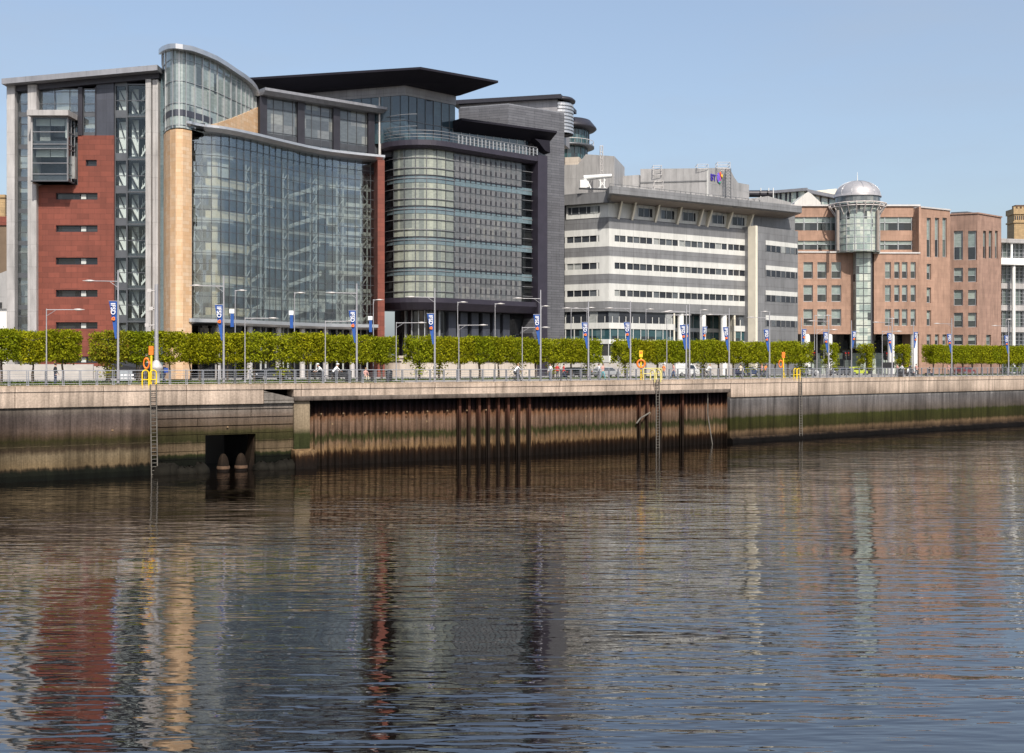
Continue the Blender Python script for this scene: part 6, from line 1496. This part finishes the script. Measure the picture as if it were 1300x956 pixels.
cars=[('parked_car','dark blue car on the road below the stair block',paint('blue_car_paint',(.02,.04,.12)),949,126,False,0),('parked_car','black car seen under the trees below the banded building, left one',paint('black_car_paint',(.01,.01,.012)),732,122,False,0),
('parked_car','silver car on the road between the tree blocks',paint('silver_car_paint',(.40,.41,.42)),770,127,False,0),('parked_van','white van on the road right of the lifebuoy ring',paint('white_van_paint',(.72,.72,.70)),868,127,True,0),
('parked_car','grey car right of the traffic lights pair',paint('grey_car_paint',(.12,.12,.13)),1066,121,False,math.pi),('parked_car','white car on the road right of the orange lifebuoy post',paint('white_car_paint',(.70,.70,.70)),1022,114.8,False,0),
('parked_car','dark red car behind the right-hand trees',paint('red_car_paint',(.20,.02,.02)),1225,124,False,0),('parked_car','dark green car behind the right-hand trees near the edge',paint('green_car_paint',(.02,.06,.04)),1283,122,False,0),
('parked_van','dark van at the left behind the trees near the stair tower',paint('dark_van_paint',(.03,.03,.035)),172,122,True,0),('parked_car','dark grey car behind the long tree block',paint('slate_car_paint',(.06,.065,.075)),345,124,False,math.pi),('parked_car','yellow-green marked car by the middle lone tree',paint('lime_car_paint',(.55,.62,.05)),1086,122,False,0)]
for nm,lab,pt_,px,n,van,rz in cars:
    c=make_car(nm,lab,pt_,van); q=line_pt(n,px); c.location=(q.x,q.y,-.12 if n>118.3 else 0); c.rotation_euler=(0,0,ANG+rz); c['group']='vehicles on the road behind the trees'
# ---------------------------------------------------------------- camera, sun, sky
cam=bpy.data.cameras.new('camera'); co=bpy.data.objects.new('camera',cam); C.objects.link(co)
co.location=(0,0,EYE); co.rotation_euler=(R(90),0,0); cam.sensor_width=36; cam.lens=FPX/1300*36; cam.shift_y=-(478-HOR)/1300; cam.clip_end=9000; cam.clip_start=.1
bpy.context.scene.camera=co
SUN_EL=47; SUN_AZ=Vector((.30,-.954)).normalized()
d=Vector((SUN_AZ.x*math.cos(R(SUN_EL)),SUN_AZ.y*math.cos(R(SUN_EL)),math.sin(R(SUN_EL))))
sl=bpy.data.lights.new('sun','SUN'); sl.energy=3.9; sl.angle=R(.5); sl.color=(1,.94,.85)
so=bpy.data.objects.new('sun',sl); C.objects.link(so); so.rotation_euler=d.to_track_quat('Z','Y').to_euler(); so.location=(0,-50,120)
w=bpy.data.worlds.new('World'); bpy.context.scene.world=w; w.use_nodes=True; nt=w.node_tree; nt.nodes.clear()
sky=nt.nodes.new('ShaderNodeTexSky'); sky.sky_type='NISHITA'; sky.sun_disc=False; sky.sun_elevation=R(SUN_EL); sky.sun_rotation=math.atan2(SUN_AZ.x,SUN_AZ.y)
sky.air_density=1.0; sky.dust_density=3.0; sky.ozone_density=1.0; sky.altitude=0
bg=nt.nodes.new('ShaderNodeBackground'); bg.inputs[1].default_value=.15; ou=nt.nodes.new('ShaderNodeOutputWorld')
tc=nt.nodes.new('ShaderNodeTexCoord'); mp=nt.nodes.new('ShaderNodeMapping'); mp.inputs['Scale'].default_value=(1.2,1.2,5); nt.links.new(tc.outputs['Generated'],mp.inputs[0])
nz=nt.nodes.new('ShaderNodeTexNoise'); nz.inputs['Scale'].default_value=2.2; nz.inputs['Detail'].default_value=7; nz.inputs['Roughness'].default_value=.6; nt.links.new(mp.outputs[0],nz.inputs['Vector'])
rp=nt.nodes.new('ShaderNodeValToRGB'); rp.color_ramp.elements[0].position=.45; rp.color_ramp.elements[0].color=(.30,.30,.30,1); rp.color_ramp.elements[1].position=.75; rp.color_ramp.elements[1].color=(.65,.65,.65,1); nt.links.new(nz.outputs['Fac'],rp.inputs[0])
mx=nt.nodes.new('ShaderNodeMix'); mx.data_type='RGBA'; nt.links.new(rp.outputs[0],mx.inputs[0]); nt.links.new(sky.outputs[0],mx.inputs[6]); mx.inputs[7].default_value=(2.3,2.75,3.45,1); nt.links.new(mx.outputs[2],bg.inputs[0]); nt.links.new(bg.outputs[0],ou.inputs[0])
sc_=bpy.context.scene; sc_.view_settings.view_transform='Standard'; sc_.view_settings.look='None'; sc_.view_settings.gamma=1; sc_.view_settings.exposure=.35
sc_.view_settings.use_curve_mapping=False
sc_.cycles.transparent_max_bounces=12; sc_.cycles.max_bounces=6; sc_.cycles.glossy_bounces=4; sc_.cycles.diffuse_bounces=3
sc_.cycles.sample_clamp_indirect=4; sc_.cycles.caustics_reflective=False; sc_.cycles.caustics_refractive=False
for o in bpy.data.objects:
    if '_org' in o: del o['_org']

import os
if os.environ.get('CHK'):
    import re as _re
    for o in bpy.data.objects:
        if o.parent is None and 'label' in o and len(_re.findall(r"[A-Za-z0-9']+",o['label']))>16: print('LONG',o['label'])
